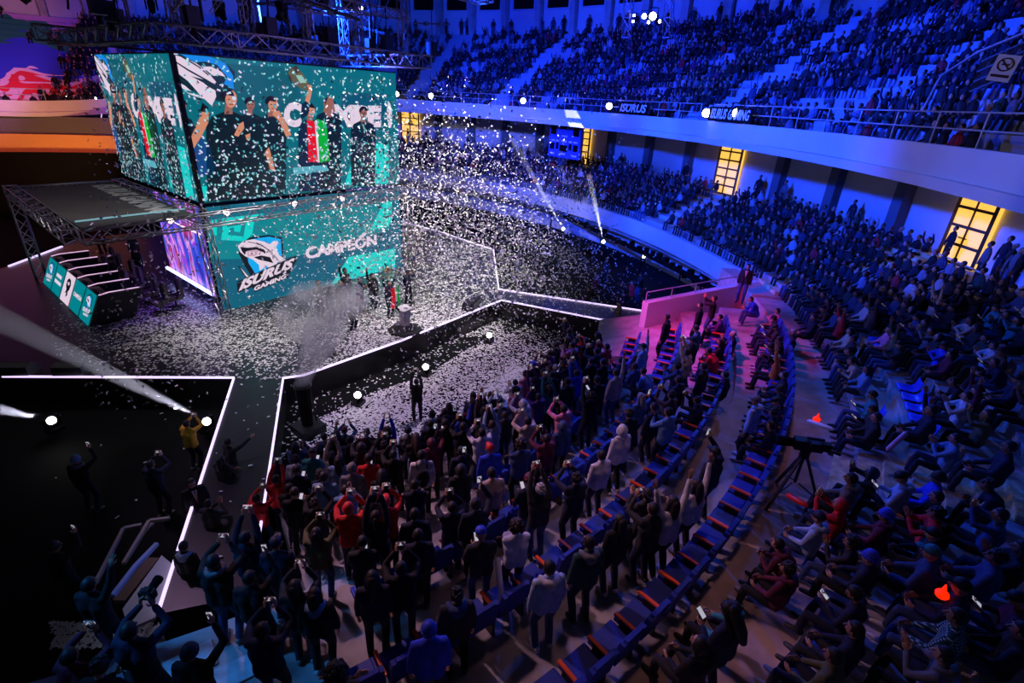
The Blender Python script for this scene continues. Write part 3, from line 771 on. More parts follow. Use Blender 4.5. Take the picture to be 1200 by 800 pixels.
# ---- upper rigging above the cube
ZU = 11.45
M_alud = mat('dull_truss_metal', (.30, .28, .32), .5, .6)
truss('truss', (7.7, 22.35, ZU), (19.0, 22.2, ZU), 'long dark truss just above the front face of the led cube', .55, M_alud)
truss('truss', (7.8, 22.5, ZU), (7.7, 33.5, ZU), 'dark truss just above the left face of the led cube', .55, M_alud)
truss('truss', (19.2, 21.6, ZU), (19.2, 33, ZU), 'dark truss over the right side of the led cube', .55, M_alud)
truss('truss', (6, 30, ZU), (20, 30, ZU), 'dark truss over the back of the led cube', .55, M_alud)
truss('truss', (5.5, 20.0, 14.4), (19.5, 18.2, 14.0), 'slanting pale truss high above the cube, lower one', .6, M_alud)
truss('truss', (8, 24, 15.3), (21, 22.4, 14.8), 'slanting dark truss high above the cube, upper one', .6, M_alud)
truss('truss', (14, 17.8, 13.7), (16.5, 26, 16.8), 'rising oblique truss in the upper rigging', .5, M_alud)
truss('truss', (19.6, 18.3, 13.8), (19.9, 18.4, 20), 'vertical truss at the right corner of the upper rigging', .6, M_alud)
truss('truss', (14.6, 18.7, 20), (19.5, 18.4, 14.1), 'steep diagonal truss at the right of the upper rigging', .45, M_alud)
for k_, (xa, ya) in enumerate(((8.5, 22.6), (11.2, 22.9), (13.6, 22.6), (16.2, 22.9), (18.6, 22.6), (8.3, 27), (9.6, 25.0), (12.6, 25.4), (15.0, 25.0), (17.6, 26))):
    truss('truss', (xa, ya, ZU+.2), (xa+.1, ya+.2, ZU+5.2), 'upright dark truss of the rigging tower above the led cube', .34, M_alud, 'uprights of the rigging above the cube')
for k_, z_ in enumerate((1.9, 3.4)):
    for (pa_, pb_) in (((8.2, 22.7, ZU+z_), (19, 22.7, ZU+z_)), ((8.2, 22.7, ZU+z_), (8.2, 30, ZU+z_)), ((8.4, 25.2, ZU+z_), (19, 25.6, ZU+z_))):
        truss('truss', pa_, pb_, 'level dark truss tying the rigging tower above the led cube', .34, M_alud, 'level trusses of the rigging tower')
truss('truss', (9.5, 22.0, 12.2), (12.0, 21, 15.4), 'short diagonal strut above the middle of the cube', .12, M_alu)
rr = random.Random(11)
for i in range(16):
    x = 6.2+i*.92; y = 22.3+rr.uniform(-.2, .2)+(i % 3)*2.2
    o = MB(); o.box((0, 0, .25), (.42, .36, .62)); o.cyl((0, 0, -.1), (0, 0, -.35), .1, 8); o.tube([(0, 0, .5), (0, 0, 7)], .022, 5); 
    h = o.build('chain_hoist', M_dark); h.location = (x, y, ZU+.35)
    tag(h, 'black chain hoist with its chain above the led cube rigging', 'hoist', 'chain hoists above the cube')
for i in range(64):
    a = Vector((rr.uniform(3.5, 21), rr.uniform(20, 31), rr.uniform(12.2, 17))); 
    d = rr.choice([Vector((rr.uniform(2, 6), rr.uniform(-.5, .5), rr.uniform(-.6, .6))), Vector((rr.uniform(-.6, .6), rr.uniform(2, 6), rr.uniform(-.6, .6))), Vector((rr.uniform(-.5, .5), rr.uniform(-.5, .5), rr.uniform(2, 5)))])
    o = MB(); o.tube([(0, 0, 0), d], rr.choice([.035, .05, .07]), 6); 
    for k in range(2): o.box(d*(.3+.4*k), (.14, .14, .16))
    b = o.build('scaffold_pipe', rr.choice([M_dark, M_alud, M_alud])); b.location = a
    tag(b, 'dark scaffold pipe crossing the rigging above the led cube', 'pipe', 'scaffold pipes in the rigging')
for i in range(12):
    a = Vector((rr.uniform(5, 20), rr.uniform(21, 30), rr.uniform(12.2, 14.5))); root = empty('moving_head_lamp', a, rr.uniform(0, 6))
    o = MB(); o.box((0, 0, .3), (.36, .3, .18)); o.box((-.2, 0, .05), (.06, .12, .42)); o.box((.2, 0, .05), (.06, .12, .42)); o.box((0, 0, .23), (.44, .12, .05)); o.build('yoke', M_dark, root)
    o = MB(); o.cyl((0, .05, .05), (0, -.2, -.22), .15, 10, .12); o.ell((0, .05, .08), .16, 10, 6); o.build('head', M_dark, root)
    tag(root, 'unlit black moving head lamp hanging in the rigging above the cube', 'lamp', 'unlit lamps in the rigging')
# pale cables
for i in range(9):
    x = 5+i*1.7; pts = [Vector((x, 20.5+2.2*(i % 3), ZU+.2)), Vector((x+.4, 21+2*(i % 3), ZU+1.6)), Vector((x+rr.uniform(-1, 1.5), 21+2*(i % 3), ZU+3.4)), Vector((x+rr.uniform(-2, 2), 22, 19))]
    o = MB(); o.tube(pts, .03, 5); tag(o.build('hanging_cable', M_dark), 'black cable hanging down to the led cube rigging', 'cable', 'cables above the cube')
o = MB(); o.tube([(18.2, 18.6, 19), (18.3, 18.8, 14.3)], .16, 8); tag(o.build('green_cloth_roll', mat('green_cloth', (.0, .12, .04), .7)), 'green cloth roll hanging at the right of the upper rigging', 'cloth')
# ------------------------------------------------------------------ players desk
root = empty('players_desk', (4.8, 28.0, ZS))
DX0, DX1, DY0, DY1, DH = -.97, 1.1, -3.6, 3.6, 1.2
def side_plate(o, y, t, prof):
    n = len(prof); vs = [(x, y-t/2, z) for x, z in prof]+[(x, y+t/2, z) for x, z in prof]
    o.add(vs, [tuple(range(n)), tuple(range(2*n-1, n-1, -1))]+[(k, k+n, (k+1) % n+n, (k+1) % n) for k in range(n)])
PR = [(DX0+.02, 0), (DX0+.60, DH-.01), (DX1, DH-.01), (.62, 0)]
o = MB(); o.add([(DX0+.02, DY0, 0), (DX0+.1, DY0, 0), (DX0+.70, DY0, DH-.02), (DX0+.60, DY0, DH-.02), (DX0+.02, DY1, 0), (DX0+.1, DY1, 0), (DX0+.70, DY1, DH-.02), (DX0+.60, DY1, DH-.02)], [(0, 1, 2, 3), (7, 6, 5, 4), (0, 4, 5, 1), (1, 5, 6, 2), (2, 6, 7, 3), (3, 7, 4, 0)])
o.box((.2, 0, .72), (1.5, DY1-DY0, .05)); o.box((-.18, 0, DH-.06), (.35, DY1-DY0, .03)); side_plate(o, DY0, .05, PR); side_plate(o, DY1, .05, PR); o.build('desk_body', M_dark, root, fix=True)
panels = [(TEAL, 'shark'), (TEAL, 'text'), (WHITE, 'beast'), (TEAL, 'bars'), (TEAL, 'shark')]
o5 = (DY1-DY0)/5; SL = Vector((.58, 0, DH-.02)).normalized()
for i, (c, kind) in enumerate(panels):
    F = Face((4.8+DX0+.03, 28.0+DY0+(i+1)*o5-.06, ZS+.04), (0, -1, 0), SL, o5-.12, 1.27)
    a = Art(); a.poly([(0, 0), (1, 0), (1, 1), (0, 1)], c, 0)
    if kind == 'shark':
        a.poly([(.25, .8), (.45, .9), (.72, .86), (.78, .6), (.6, .4), (.35, .45)], INK, 1); a.poly([(.3, .78), (.48, .86), (.68, .82), (.72, .62), (.58, .45), (.4, .5)], CY, 2)
        a.poly([(.25, .74), (.42, .83), (.6, .76), (.72, .52), (.5, .56), (.4, .62), (.3, .62)], WHITE, 3); a.poly([(.32, .72), (.48, .72), (.55, .64), (.4, .66)], INK, 4)
        put_text(a, 'ISURUS', (.2, .28), (.82, .34), (.2, .42), WHITE, 4, .05); put_text(a, 'GAMING', (.32, .18), (.75, .22), (.32, .26), WHITE, 4, .05)
    elif kind == 'text': put_text(a, 'CAMPEON', (.1, .46), (.9, .46), (.1, .60), WHITE, 2, .05); a.poly([(.70, .62), (.76, .66), (.74, .61)], WHITE, 2)
    elif kind == 'bars': a.poly([(.15, .58), (.75, .58), (.75, .7), (.15, .7)], WHITE, 2); a.poly([(.1, .36), (.85, .36), (.85, .48), (.1, .48)], WHITE, 2)
    else:
        a.poly([(.3, .55), (.28, .75), (.42, .85), (.62, .82), (.74, .68), (.7, .5), (.6, .42), (.66, .3), (.5, .2), (.5, .36), (.36, .3), (.42, .45)], INK, 2)
        a.poly([(.38, .68), (.5, .74), (.6, .66), (.5, .6)], WHITE, 3)
    p = a.render(F, 'front_panel', M_led); p.parent = root; p.matrix_parent_inverse = Matrix.Translation(-root.location)
for i in range(6):
    y = DY0+i*o5+(.03 if i == 0 else (-.03 if i == 5 else 0))
    o = MB(); side_plate(o, y, .04, [(-.3, .74), (-.35, DH-.02), (DX1, DH-.02), (DX1-.1, .74)]); d = o.build('divider', M_dark, root, fix=True)
    o = MB(); o.bar((DX0+.62, y, DH), (DX0+.95, y, DH+.05), .035); o.bar((DX0+.95, y, DH+.05), (DX1, y, DH+.02), .035); o.build('light_strip', mat('pink_white_strip', emit=(.8, .5, .75), es=.95), d)
tag(root, 'long black players desk with glowing teal front panels and five bays', 'desk')
# gaming equipment: one monitor, keyboard per bay
def cp(o, loc, label, parent=None):
    c = copy_tree(o); c.location = loc; 
    if label: c['label'] = label
    return c
order = ['nearest', 'second', 'middle', 'fourth', 'farthest']
mon0 = None
for i in range(5):
    y = 28.0+DY0+(i+.5)*o5; loc = Vector((4.55, y, ZS+.745)); lab = 'black monitor in the %s bay of the players desk' % order[i]
    if mon0 is None:
        mon0 = empty('monitor', loc)
        o = MB(); o.box((0, 0, .3), (.05, .58, .34)); o.build('housing', M_dark, mon0); o = MB(); o.box((.03, 0, .3), (.01, .54, .3)); o.build('display', mat('monitor_glow', emit=(.15, .2, .3), es=.8), mon0)
        o = MB(); o.cyl((0, 0, 0), (0, 0, .02), .12); o.bar((0, 0, 0), (-.03, 0, .25), .05); o.build('stand', M_dark, mon0); tag(mon0, lab, 'monitor', 'monitors on the players desk')
    else: cp(mon0, loc, lab)
kb0 = None
for i in range(5):
    y = 28.0+DY0+(i+.5)*o5; loc = Vector((5.2, y, ZS+.745)); lab = 'black keyboard in the %s bay of the players desk' % order[i]
    if kb0 is None:
        o = MB(); o.box((0, 0, .012), (.16, .44, .024)); 
        for a in range(4):
            for b in range(11): o.box((-.055+a*.036, -.19+b*.038, .028), (.028, .03, .01))
        kb0 = o.build('keyboard', M_dark); kb0.location = loc; tag(kb0, lab, 'keyboard', 'keyboards on the players desk')
    else: cp(kb0, loc, lab)
# gaming chairs
ch0 = None
M_chg = mat('grey_chair_fabric', (.12, .11, .09), .6)
for i in range(6):
    y = 27.3+DY0+(i+.35)*o5*.98; loc = Vector((6.35+.12*(i % 2), y, ZS)); lab = 'grey gaming chair behind the players desk, %s' % (order+['spare one at the near end'])[i] if i < 5 else 'grey gaming chair standing apart near the violet screen'
    if ch0 is None:
        ch0 = empty('gaming_chair', loc)
        o = MB(); o.box((0, 0, .46), (.5, .5, .1)); o.box((0, .25, .52), (.48, .07, .14)); o.box((0, -.25, .52), (.48, .07, .14)); o.build('seat', M_chg, ch0)
        o = MB(); o.box((.28, 0, .88), (.1, .46, .78), taper=.85); o.box((.27, 0, 1.25), (.1, .3, .14)); o.box((.25, .22, .9), (.12, .06, .6)); o.box((.25, -.22, .9), (.12, .06, .6)); o.build('backrest', M_chg, ch0)
        o = MB(); o.cyl((0, 0, .1), (0, 0, .42), .035)
        for k in range(5): a = 2*PI*k/5; o.bar((0, 0, .1), (.3*math.cos(a), .3*math.sin(a), .06), .05); o.ell((.3*math.cos(a), .3*math.sin(a), .035), .035, 8, 5)
        o.build('base', M_dark, ch0)
        for s in (-1, 1):
            o = MB(); o.bar((.0, s*.29, .45), (.0, s*.29, .66), .04); o.box((0, s*.29, .67), (.28, .08, .04)); o.build('armrest', M_dark, ch0)
        tag(ch0, lab, 'chair', 'gaming chairs at the players desk')
    else: cp(ch0, loc, lab)
if True:
    loc = (7.0, 24.4, ZS)
    c = cp(ch0, loc, 'grey gaming chair standing apart near the violet screen')
# ------------------------------------------------------------------ other stage things
# stage wedges left
for (px, w, lab) in ((23, .95, 'larger dark floor speaker at the far left stage edge'), (87, .9, 'smaller dark floor speaker by the left stage light strip')):
    p = atz(px, 437, ZS); root = empty('floor_speaker', p, -.75)
    o = MB(); o.prism([(-.3, 0), (.3, 0), (.3, 1), (-.3, 1)], 0, .01)
    o = MB(); vs = []
    for x in (-w/2, w/2): vs += [(x, -.3, 0), (x, .3, 0), (x, .3, .18), (x, -.05, .42), (x, -.3, .36)]
    o.add(vs, [(4, 3, 2, 1, 0), (5, 6, 7, 8, 9), (0, 1, 6, 5), (1, 2, 7, 6), (2, 3, 8, 7), (3, 4, 9, 8), (4, 0, 5, 9)]); o.build('cabinet', mat('dusty_black_box', (.05, .05, .05), .6), root)
    o = MB(); g = [(-w/2+.05, .285, .205), (w/2-.05, .285, .205), (w/2-.05, -.02, .415), (-w/2+.05, -.02, .415)]; o.add([Vector(a)+Vector((0, .006, .01)) for a in g]+[Vector(a)+Vector((0, -.01, -.012)) for a in g], [(0, 1, 2, 3), (7, 6, 5, 4), (0, 4, 5, 1), (1, 5, 6, 2), (2, 6, 7, 3), (3, 7, 4, 0)]); o.build('grille', mat('grille_grey', (.10, .10, .10), .7), root)
    tag(root, lab, 'speaker')
# trophy plinth
p = atz(475, 388, ZS); root = empty('trophy_stand', p)
o = MB(); o.cyl((0, 0, 0), (0, 0, .12), .75, 8, .7); o.cyl((0, 0, .12), (0, 0, .3), .42, 8, .3); o.build('base', M_dark, root)
o = MB(); o.cyl((0, 0, .3), (0, 0, 1.0), .2, 8, .26); o.box((0, 0, 1.02), (.6, .6, .06)); o.build('column', mat('pale_grey_plinth', (.5, .48, .5), .5), root)
o = MB()
for s in (-1, 1): o.tube([(s*.22, 0, .95), (s*.4, 0, 1.15), (s*.36, 0, 1.4)], [.06, .05, .03], 6)
o.build('cradle', M_dark, root)
tag(root, 'empty trophy stand with dark base near the stage front edge', 'plinth')
# low dark box on the stage right
p = atz(553, 360, ZS); root = empty('floor_speaker', p, .4); o = MB(); o.box((0, 0, .2), (1.3, .55, .4), taper=.85); o.build('cabinet', M_dark, root); o = MB(); o.box((0, -.285, .2), (1.1, .03, .28)); o.build('grille', mat('grille_grey'), root)
tag(root, 'low black box covered with paper near the right stage corner', 'speaker')
# confetti cannon with smoke
pc = atz(362, 506, 0); root = empty('smoke_cannon', pc); o = MB(); o.box((0, 0, .15), (.8, .8, .3)); o.build('base', M_dark, root)
o = MB(); o.cyl((0, 0, .3), (0, 0, 1.75), .17, 12, .24); o.build('barrel', M_black, root); o = MB(); o.bar((.3, 0, .3), (.25, 0, 1.6), .04); o.cyl((0, 0, 1.7), (0, 0, 1.8), .27, 12); o.build('collar', M_dark, root)
tag(root, 'black upright smoke cannon blowing a grey plume beside the stage front', 'cannon')
# moving heads on the paper covered floor
def moving_head(p, lab, h=.0, s=.82, grp='lit moving heads on the arena floor'):
    root = empty('moving_head_lamp', p, .4); o = MB(); o.box((0, 0, .1*s), (.45*s, .45*s, .2*s)); o.build('base', M_dark, root)
    o = MB(); o.box((-.22*s, 0, .38*s), (.07*s, .16*s, .5*s)); o.box((.22*s, 0, .38*s), (.07*s, .16*s, .5*s)); o.box((0, 0, .17*s), (.46*s, .16*s, .06*s)); o.build('yoke', M_dark, root)
    d = (CAM-Vector(p)); d.z *= .8; d = Matrix.Rotation(-root.rotation_euler.z, 3, 'Z') @ d.normalized()
    hd = MB(); hd.ell((0, 0, .5*s), .2*s, 12, 8); hd.cyl(Vector((0, 0, .5*s)), Vector((0, 0, .5*s))+d*.24*s, .18*s, 14, .16*s); H = hd.build('head', M_dark, root)
    o = MB(); o.cyl(Vector((0, 0, .5*s))+d*.235*s, Vector((0, 0, .5*s))+d*.26*s, .14*s, 14); o.build('lens', M_lamp, H)
    return tag(root, lab, 'lamp', grp)
moving_head(atz(499, 440, 0), 'lit moving head lamp on paper covered floor, middle one')
moving_head(atz(420, 474, 0), 'lit moving head lamp on paper covered floor near the smoke cannon')
moving_head(atz(573, 402, 0), 'lit moving head lamp on the floor below the right stage corner')
BEAMS = []
for (lx, ly), (ex, ey), z0, dz, r1, lab in (((242, 493), (-20, 364), .6, 2.6, .42, 'lit lamp on dark floor left of the runway, broad beam'), ((60, 492), (-40, 472), .6, 1.2, .2, 'lit lamp on dark floor at the far left, thin beam'),
        ((660, 268), (598, 160), 1.2, 6.5, .22, 'lit lamp by the curved wall, farthest of three'), ((707, 283), (690, 205), 1.2, 4.0, .22, 'lit lamp by the curved wall, middle of three'), ((754, 300), (763, 236), 1.2, 3.4, .24, 'lit lamp by the curved wall, nearest of three')):
    p = atz(lx, ly, z0); moving_head(p-Vector((0, 0, .41)), lab, grp='lamps throwing beams')
    e = ray(ex, ey); t = (p-CAM).length*1.0
    # end point: raised by dz along the sight line of the beam's far end
    q = CAM+e*((p.z+dz-CAMZ)/e.z) if e.z < -.02 and (p.z+dz-CAMZ) < 0 else CAM+e*t
    if (q-p).length > 16: q = p+(q-p)*(16/(q-p).length)
    BEAMS.append((p, q, r1))
# truss of black cable tray in front of the curved wall, stands and pipes
o = MB(); o.tube([atz(596, 222, 1.6), atz(647, 246, 1.5), atz(705, 273, 1.45), atz(753, 296, 1.4), atz(798, 318, 1.35), atz(835, 338, 1.3)], .16, 6)
for x, y in ((596, 222), (647, 246), (705, 273), (753, 296), (798, 318), (835, 338)): p = atz(x, y, 1.5); o.tube([p, (p.x, p.y, 0)], .05, 6)
for k in range(30):
    t = k/29*4.99; i = int(t); pts = [atz(596, 222, 1.6), atz(647, 246, 1.5), atz(705, 273, 1.45), atz(753, 296, 1.4), atz(798, 318, 1.35), atz(835, 338, 1.3)]; p = pts[i].lerp(pts[i+1], t-i); o.box(p+Vector((0, 0, rr.uniform(-.1, .25))), (.3, .3, rr.uniform(.2, .5)), rz=rr.uniform(0, 3))
tag(o.build('equipment_rail', M_black), 'black rail of equipment curving in front of the arena wall', 'rail')
# upper balcony lamps
for px, py, w in ((465, 110, 'just right of the led cube'), (505, 112, 'second from the led cube'), (613, 118, 'third from the led cube'), (714, 124, 'fourth from the led cube'), (828, 132, 'left of the lettered banner'), (864, 132, 'over the lettered banner'), (80, 115, 'above the far left pink wall'), (110, 116, 'beside the left face of the cube')):
    left = px < 200
    a0 = math.atan2(ray(px, py).y, ray(px, py).x)
    if left: p = CAM+ray(px, py)*61
    else:
        d = ray(px, py); r = 38.35; A = d.x**2+d.y**2; qx, qy = -C0.x, -C0.y; B = 2*(d.x*qx+d.y*qy); t = (-B+math.sqrt(B*B-4*A*(qx*qx+qy*qy-r*r)))/2/A; p = CAM+d*t
    par_lamp(p, CAM+Vector((3, 3, -3)), 'bright round lamp on the balcony rail, %s' % w, 'lamps along the balcony rail', .26)
for k, (px, py) in enumerate(((765, 19), (755, 19), (742, 25), (743, 18), (773, 25), (760, 26))):
    par_lamp(CAM+ray(px, py)*44, CAM, 'bright lamp of the cluster hanging before the top windows', 'lamp cluster before the top windows', [.30, .20, .10, .10, .12, .12][k])
truss('truss', CAM+ray(734, 12)*44+Vector((0, 0, 2)), CAM+ray(734, 44)*44, 'slim upright truss beside the lamp cluster before the top windows', .5, M_alud)
truss('truss', CAM+ray(780, 12)*44+Vector((0, 0, 2)), CAM+ray(782, 44)*44, 'second slim upright truss right of the lamp cluster', .5, M_alud)
for k, (px, py) in enumerate(((418, 14), (429, 16), (423, 10), (395, 14), (411, 10))):
    par_lamp(CAM+ray(px, py)*38, CAM, 'small bright lamp seen through the rigging right of centre', 'small lamps behind the rigging', .14)
# lettered banners on the balcony
def banner(px0, py0, px1, py1, txt, lab):
    a0, a1 = ang_of(px0, py0, 38.3)*D2R, ang_of(px1, py1, 38.3)*D2R
    p0, p1 = polar(C0, 38.25, a0, 9.52), polar(C0, 38.25, a1, 9.52); u = (p1-p0); w = u.length; u.normalize()
    root = empty('banner', (p0+p1)/2); inv = Matrix.Translation(-root.location)
    o = MB(); o.bar((p0-p1)/2+Vector((0, 0, .33)), (p1-p0)/2+Vector((0, 0, .33)), .03, .7); o.build('cloth', M_black, root)
    F = Face(p0, u, (0, 0, 1), w, .66); 
    if F.n.dot(CAM-p0) < 0: F.n = -F.n
    F.o = F.o+F.n*.03; a = Art(); put_text(a, txt, (.06, .15), (.96, .15), (.06, .9), (.7, .7, .8), 1, .03, .2)
    t = a.render(F, 'lettering', mat('banner_ink', (.75, .75, .8), .6)); t.parent = root; t.matrix_parent_inverse = inv
    tag(root, lab, 'banner')
banner(726, 125, 760, 130, 'ISURUS', 'short black banner with pale lettering on the balcony rail, left one')
banner(832, 133, 882, 139, 'ISURUS GAMING', 'long black banner with pale lettering on the balcony rail, right one')
# dark speaker cabinet box by cube: round lamp on black drape
p = CAM+ray(119, 191)*58; par_lamp(p, CAM, 'unlit pale round fitting on the black drape at left', None, .35, mat('dim_lens', (.4, .4, .42), .4))
# frames and rails beside the left runway
def frame_thing(pts, z, w, label, mm, nm='metal_frame'):
    P = [atz(x, y, z) for x, y in pts]; o = MB(); c = P[0]
    for a, b in zip(P, P[1:]): o.bar(a-c, b-c, w)
    b = o.build(nm, mm); b.location = c; return tag(b, label, 'frame')
M_fr = mat('scuffed_pale_metal', (.38, .34, .30), .6)
frame_thing([(112, 683), (145, 619), (166, 615)], .9, .07, 'bent pale metal tube at the outer side of the runway stairs', M_fr)
frame_thing([(145, 660), (175, 610), (199, 607)], .9, .07, 'inner pale metal stair frame left of the runway', M_fr)
frame_thing([(148, 657), (170, 622), (180, 612)], .7, .05, 'second pale metal tube inside the stair frame', M_fr)
frame_thing([(132, 698), (158, 664), (184, 637)], 1.0, .08, 'blue lit rail sloping beside the runway stairs', mat('blue_lit_rail', (.25, .45, .9), .4))  # blue light on the rail is put into its base colour
o = MB(); P0 = atz(140, 705, .6); P1 = atz(180, 655, .6); o.bar((0, 0, 0), P1-P0, .25, .1); b = o.build('wooden_plank', mat('brown_wood', (.20, .13, .10), .7)); b.location = P0; tag(b, 'brown plank lying along the runway side panel', 'plank')
# ================================================================== people
M_skin = mat('skin', objcol=True, rough=.55)
M_eye = mat('eye_dark', (.01, .008, .008), .25)
M_lip = mat('lip', (.30, .07, .06), .5)
M_cl = mat('clothing', objcol=True, rough=.85, noise=.22, nscale=9, bump=.5)
M_hair = mat('hair', objcol=True, rough=.6, noise=.3, nscale=30)
M_shoe = mat('shoe', objcol=True, rough=.5)

def ik(a, t, l1, l2, pole):
    a = Vector(a); t = Vector(t); d = t-a; L = d.length; mx = (l1+l2)*.995
    if L > mx: t = a+d*(mx/L); d = t-a; L = mx
    d.normalize(); x = (l1*l1-l2*l2+L*L)/(2*L); h = math.sqrt(max(0, l1*l1-x*x))
    p = Vector(pole); p = p-d*p.dot(d); p.normalize()
    return a+d*x+p*h, t

def voxel(mb, size, mats, smooth_it=3):
    o = mb.build('tmp', mats); m = o.modifiers.new('r', 'REMESH'); m.mode = 'VOXEL'; m.voxel_size = size; m.use_smooth_shade = True
    s = o.modifiers.new('s', 'SMOOTH'); s.factor = .5; s.iterations = smooth_it
    dg = bpy.context.evaluated_depsgraph_get(); dg.update()
    me = bpy.data.meshes.new_from_object(o.evaluated_get(dg)); bpy.data.objects.remove(o)
    return me
def join_meshes(name, me, mb, mats):
    """append extra shapes of an MB (own material indices) to a mesh"""
    vs = [v.co.copy() for v in me.vertices]; fs = [tuple(p.vertices) for p in me.polygons]; fm = [0]*len(fs); b = len(vs)
    vs += mb.v; fs += [tuple(b+i for i in f) for f in mb.f]; fm += mb.fm
    n = bpy.data.meshes.new(name); n.from_pydata([tuple(v) for v in vs], [], fs)
    for m in mats: n.materials.append(m)
    n.polygons.foreach_set('material_index', fm); n.polygons.foreach_set('use_smooth', [True]*len(fs)); n.update()
    bpy.data.meshes.remove(me); return n

def add_head(mb, c, M):
    """head with face; local axes: x right, y forward, z up"""
    c = Vector(c)
    def fn(u, q):
        if u.z < 0:
            k = -u.z; q.x *= 1-.38*k*k; q.y = q.y*(1-.15*k)+.012*k
        if u.y > .3: q.x *= .97; q.y -= .004*(1 if abs(u.z-.1) < .2 else 0)
        return q
    mb.mi = 0; mb.ell(c, (.076, .094, .115), 16, 12, fn, M)
    T = lambda v: c+M @ Vector(v)
    mb.tube([T((0, .088, .022)), T((0, .102, -.008)), T((0, .112, -.024))], [.008, .011, .014], 6)      # nose
    for s in (-1, 1):
        mb.ell(T((s*.078, -.004, -.006)), (.010, .020, .032), 8, 6, None, M)                             # ears
        mb.tube([T((s*.045, .081, .034)), T((s*.018, .092, .035))], .0065, 5)                            # brow
    mb.mi = 1
    for s in (-1, 1): mb.ell(T((s*.031, .086, .014)), (.013, .007, .007), 8, 5, None, M)
    mb.mi = 2; mb.tube([T((-.022, .088, -.055)), T((0, .095, -.054)), T((.022, .088, -.055))], .0055, 5)
    mb.mi = 0

def add_hand(mb, w, d, n, side, curl=.5, tcurl=.5, spread=.0):
    """w wrist, d direction of the fingers, n palm normal, side +1 right hand / -1 left"""
    w = Vector(w); d = Vector(d).normalized(); n = Vector(n); n = (n-d*n.dot(d)).normalized(); x = d.cross(n).normalized()*side   # x toward the thumb
    M = Matrix((x, d, n)).transposed()
    mb.ell(w+d*.048, (.041, .055, .016), 10, 7, None, M)
    for i, (off, L, r) in enumerate(((.030, .075, .0092), (.010, .083, .0095), (-.010, .078, .0090), (-.029, .062, .0082))):
        b = w+d*.088+x*off; a0 = curl*.7; dd = (d+x*off*spread*8).normalized()
        p1 = b+(dd*math.cos(a0)+n*math.sin(a0))*L*.5; a1 = curl*1.9; p2 = p1+(dd*math.cos(a1)+n*math.sin(a1))*L*.28; a2 = curl*2.6
        p3 = p2+(dd*math.cos(a2)+n*math.sin(a2))*L*.22
        mb.tube([b-dd*.02, p1, p2, p3], [r*1.08, r, r*.92, r*.8], 6)
    b = w+d*.025+x*.033; p1 = b+(x*.7+d*.75+n*.15*tcurl).normalized()*.036; p2 = p1+(x*.25*(1-tcurl)+d*.9+n*.6*tcurl).normalized()*.032
    mb.tube([b-x*.012, p1, p2], [.0125, .0105, .009], 6)

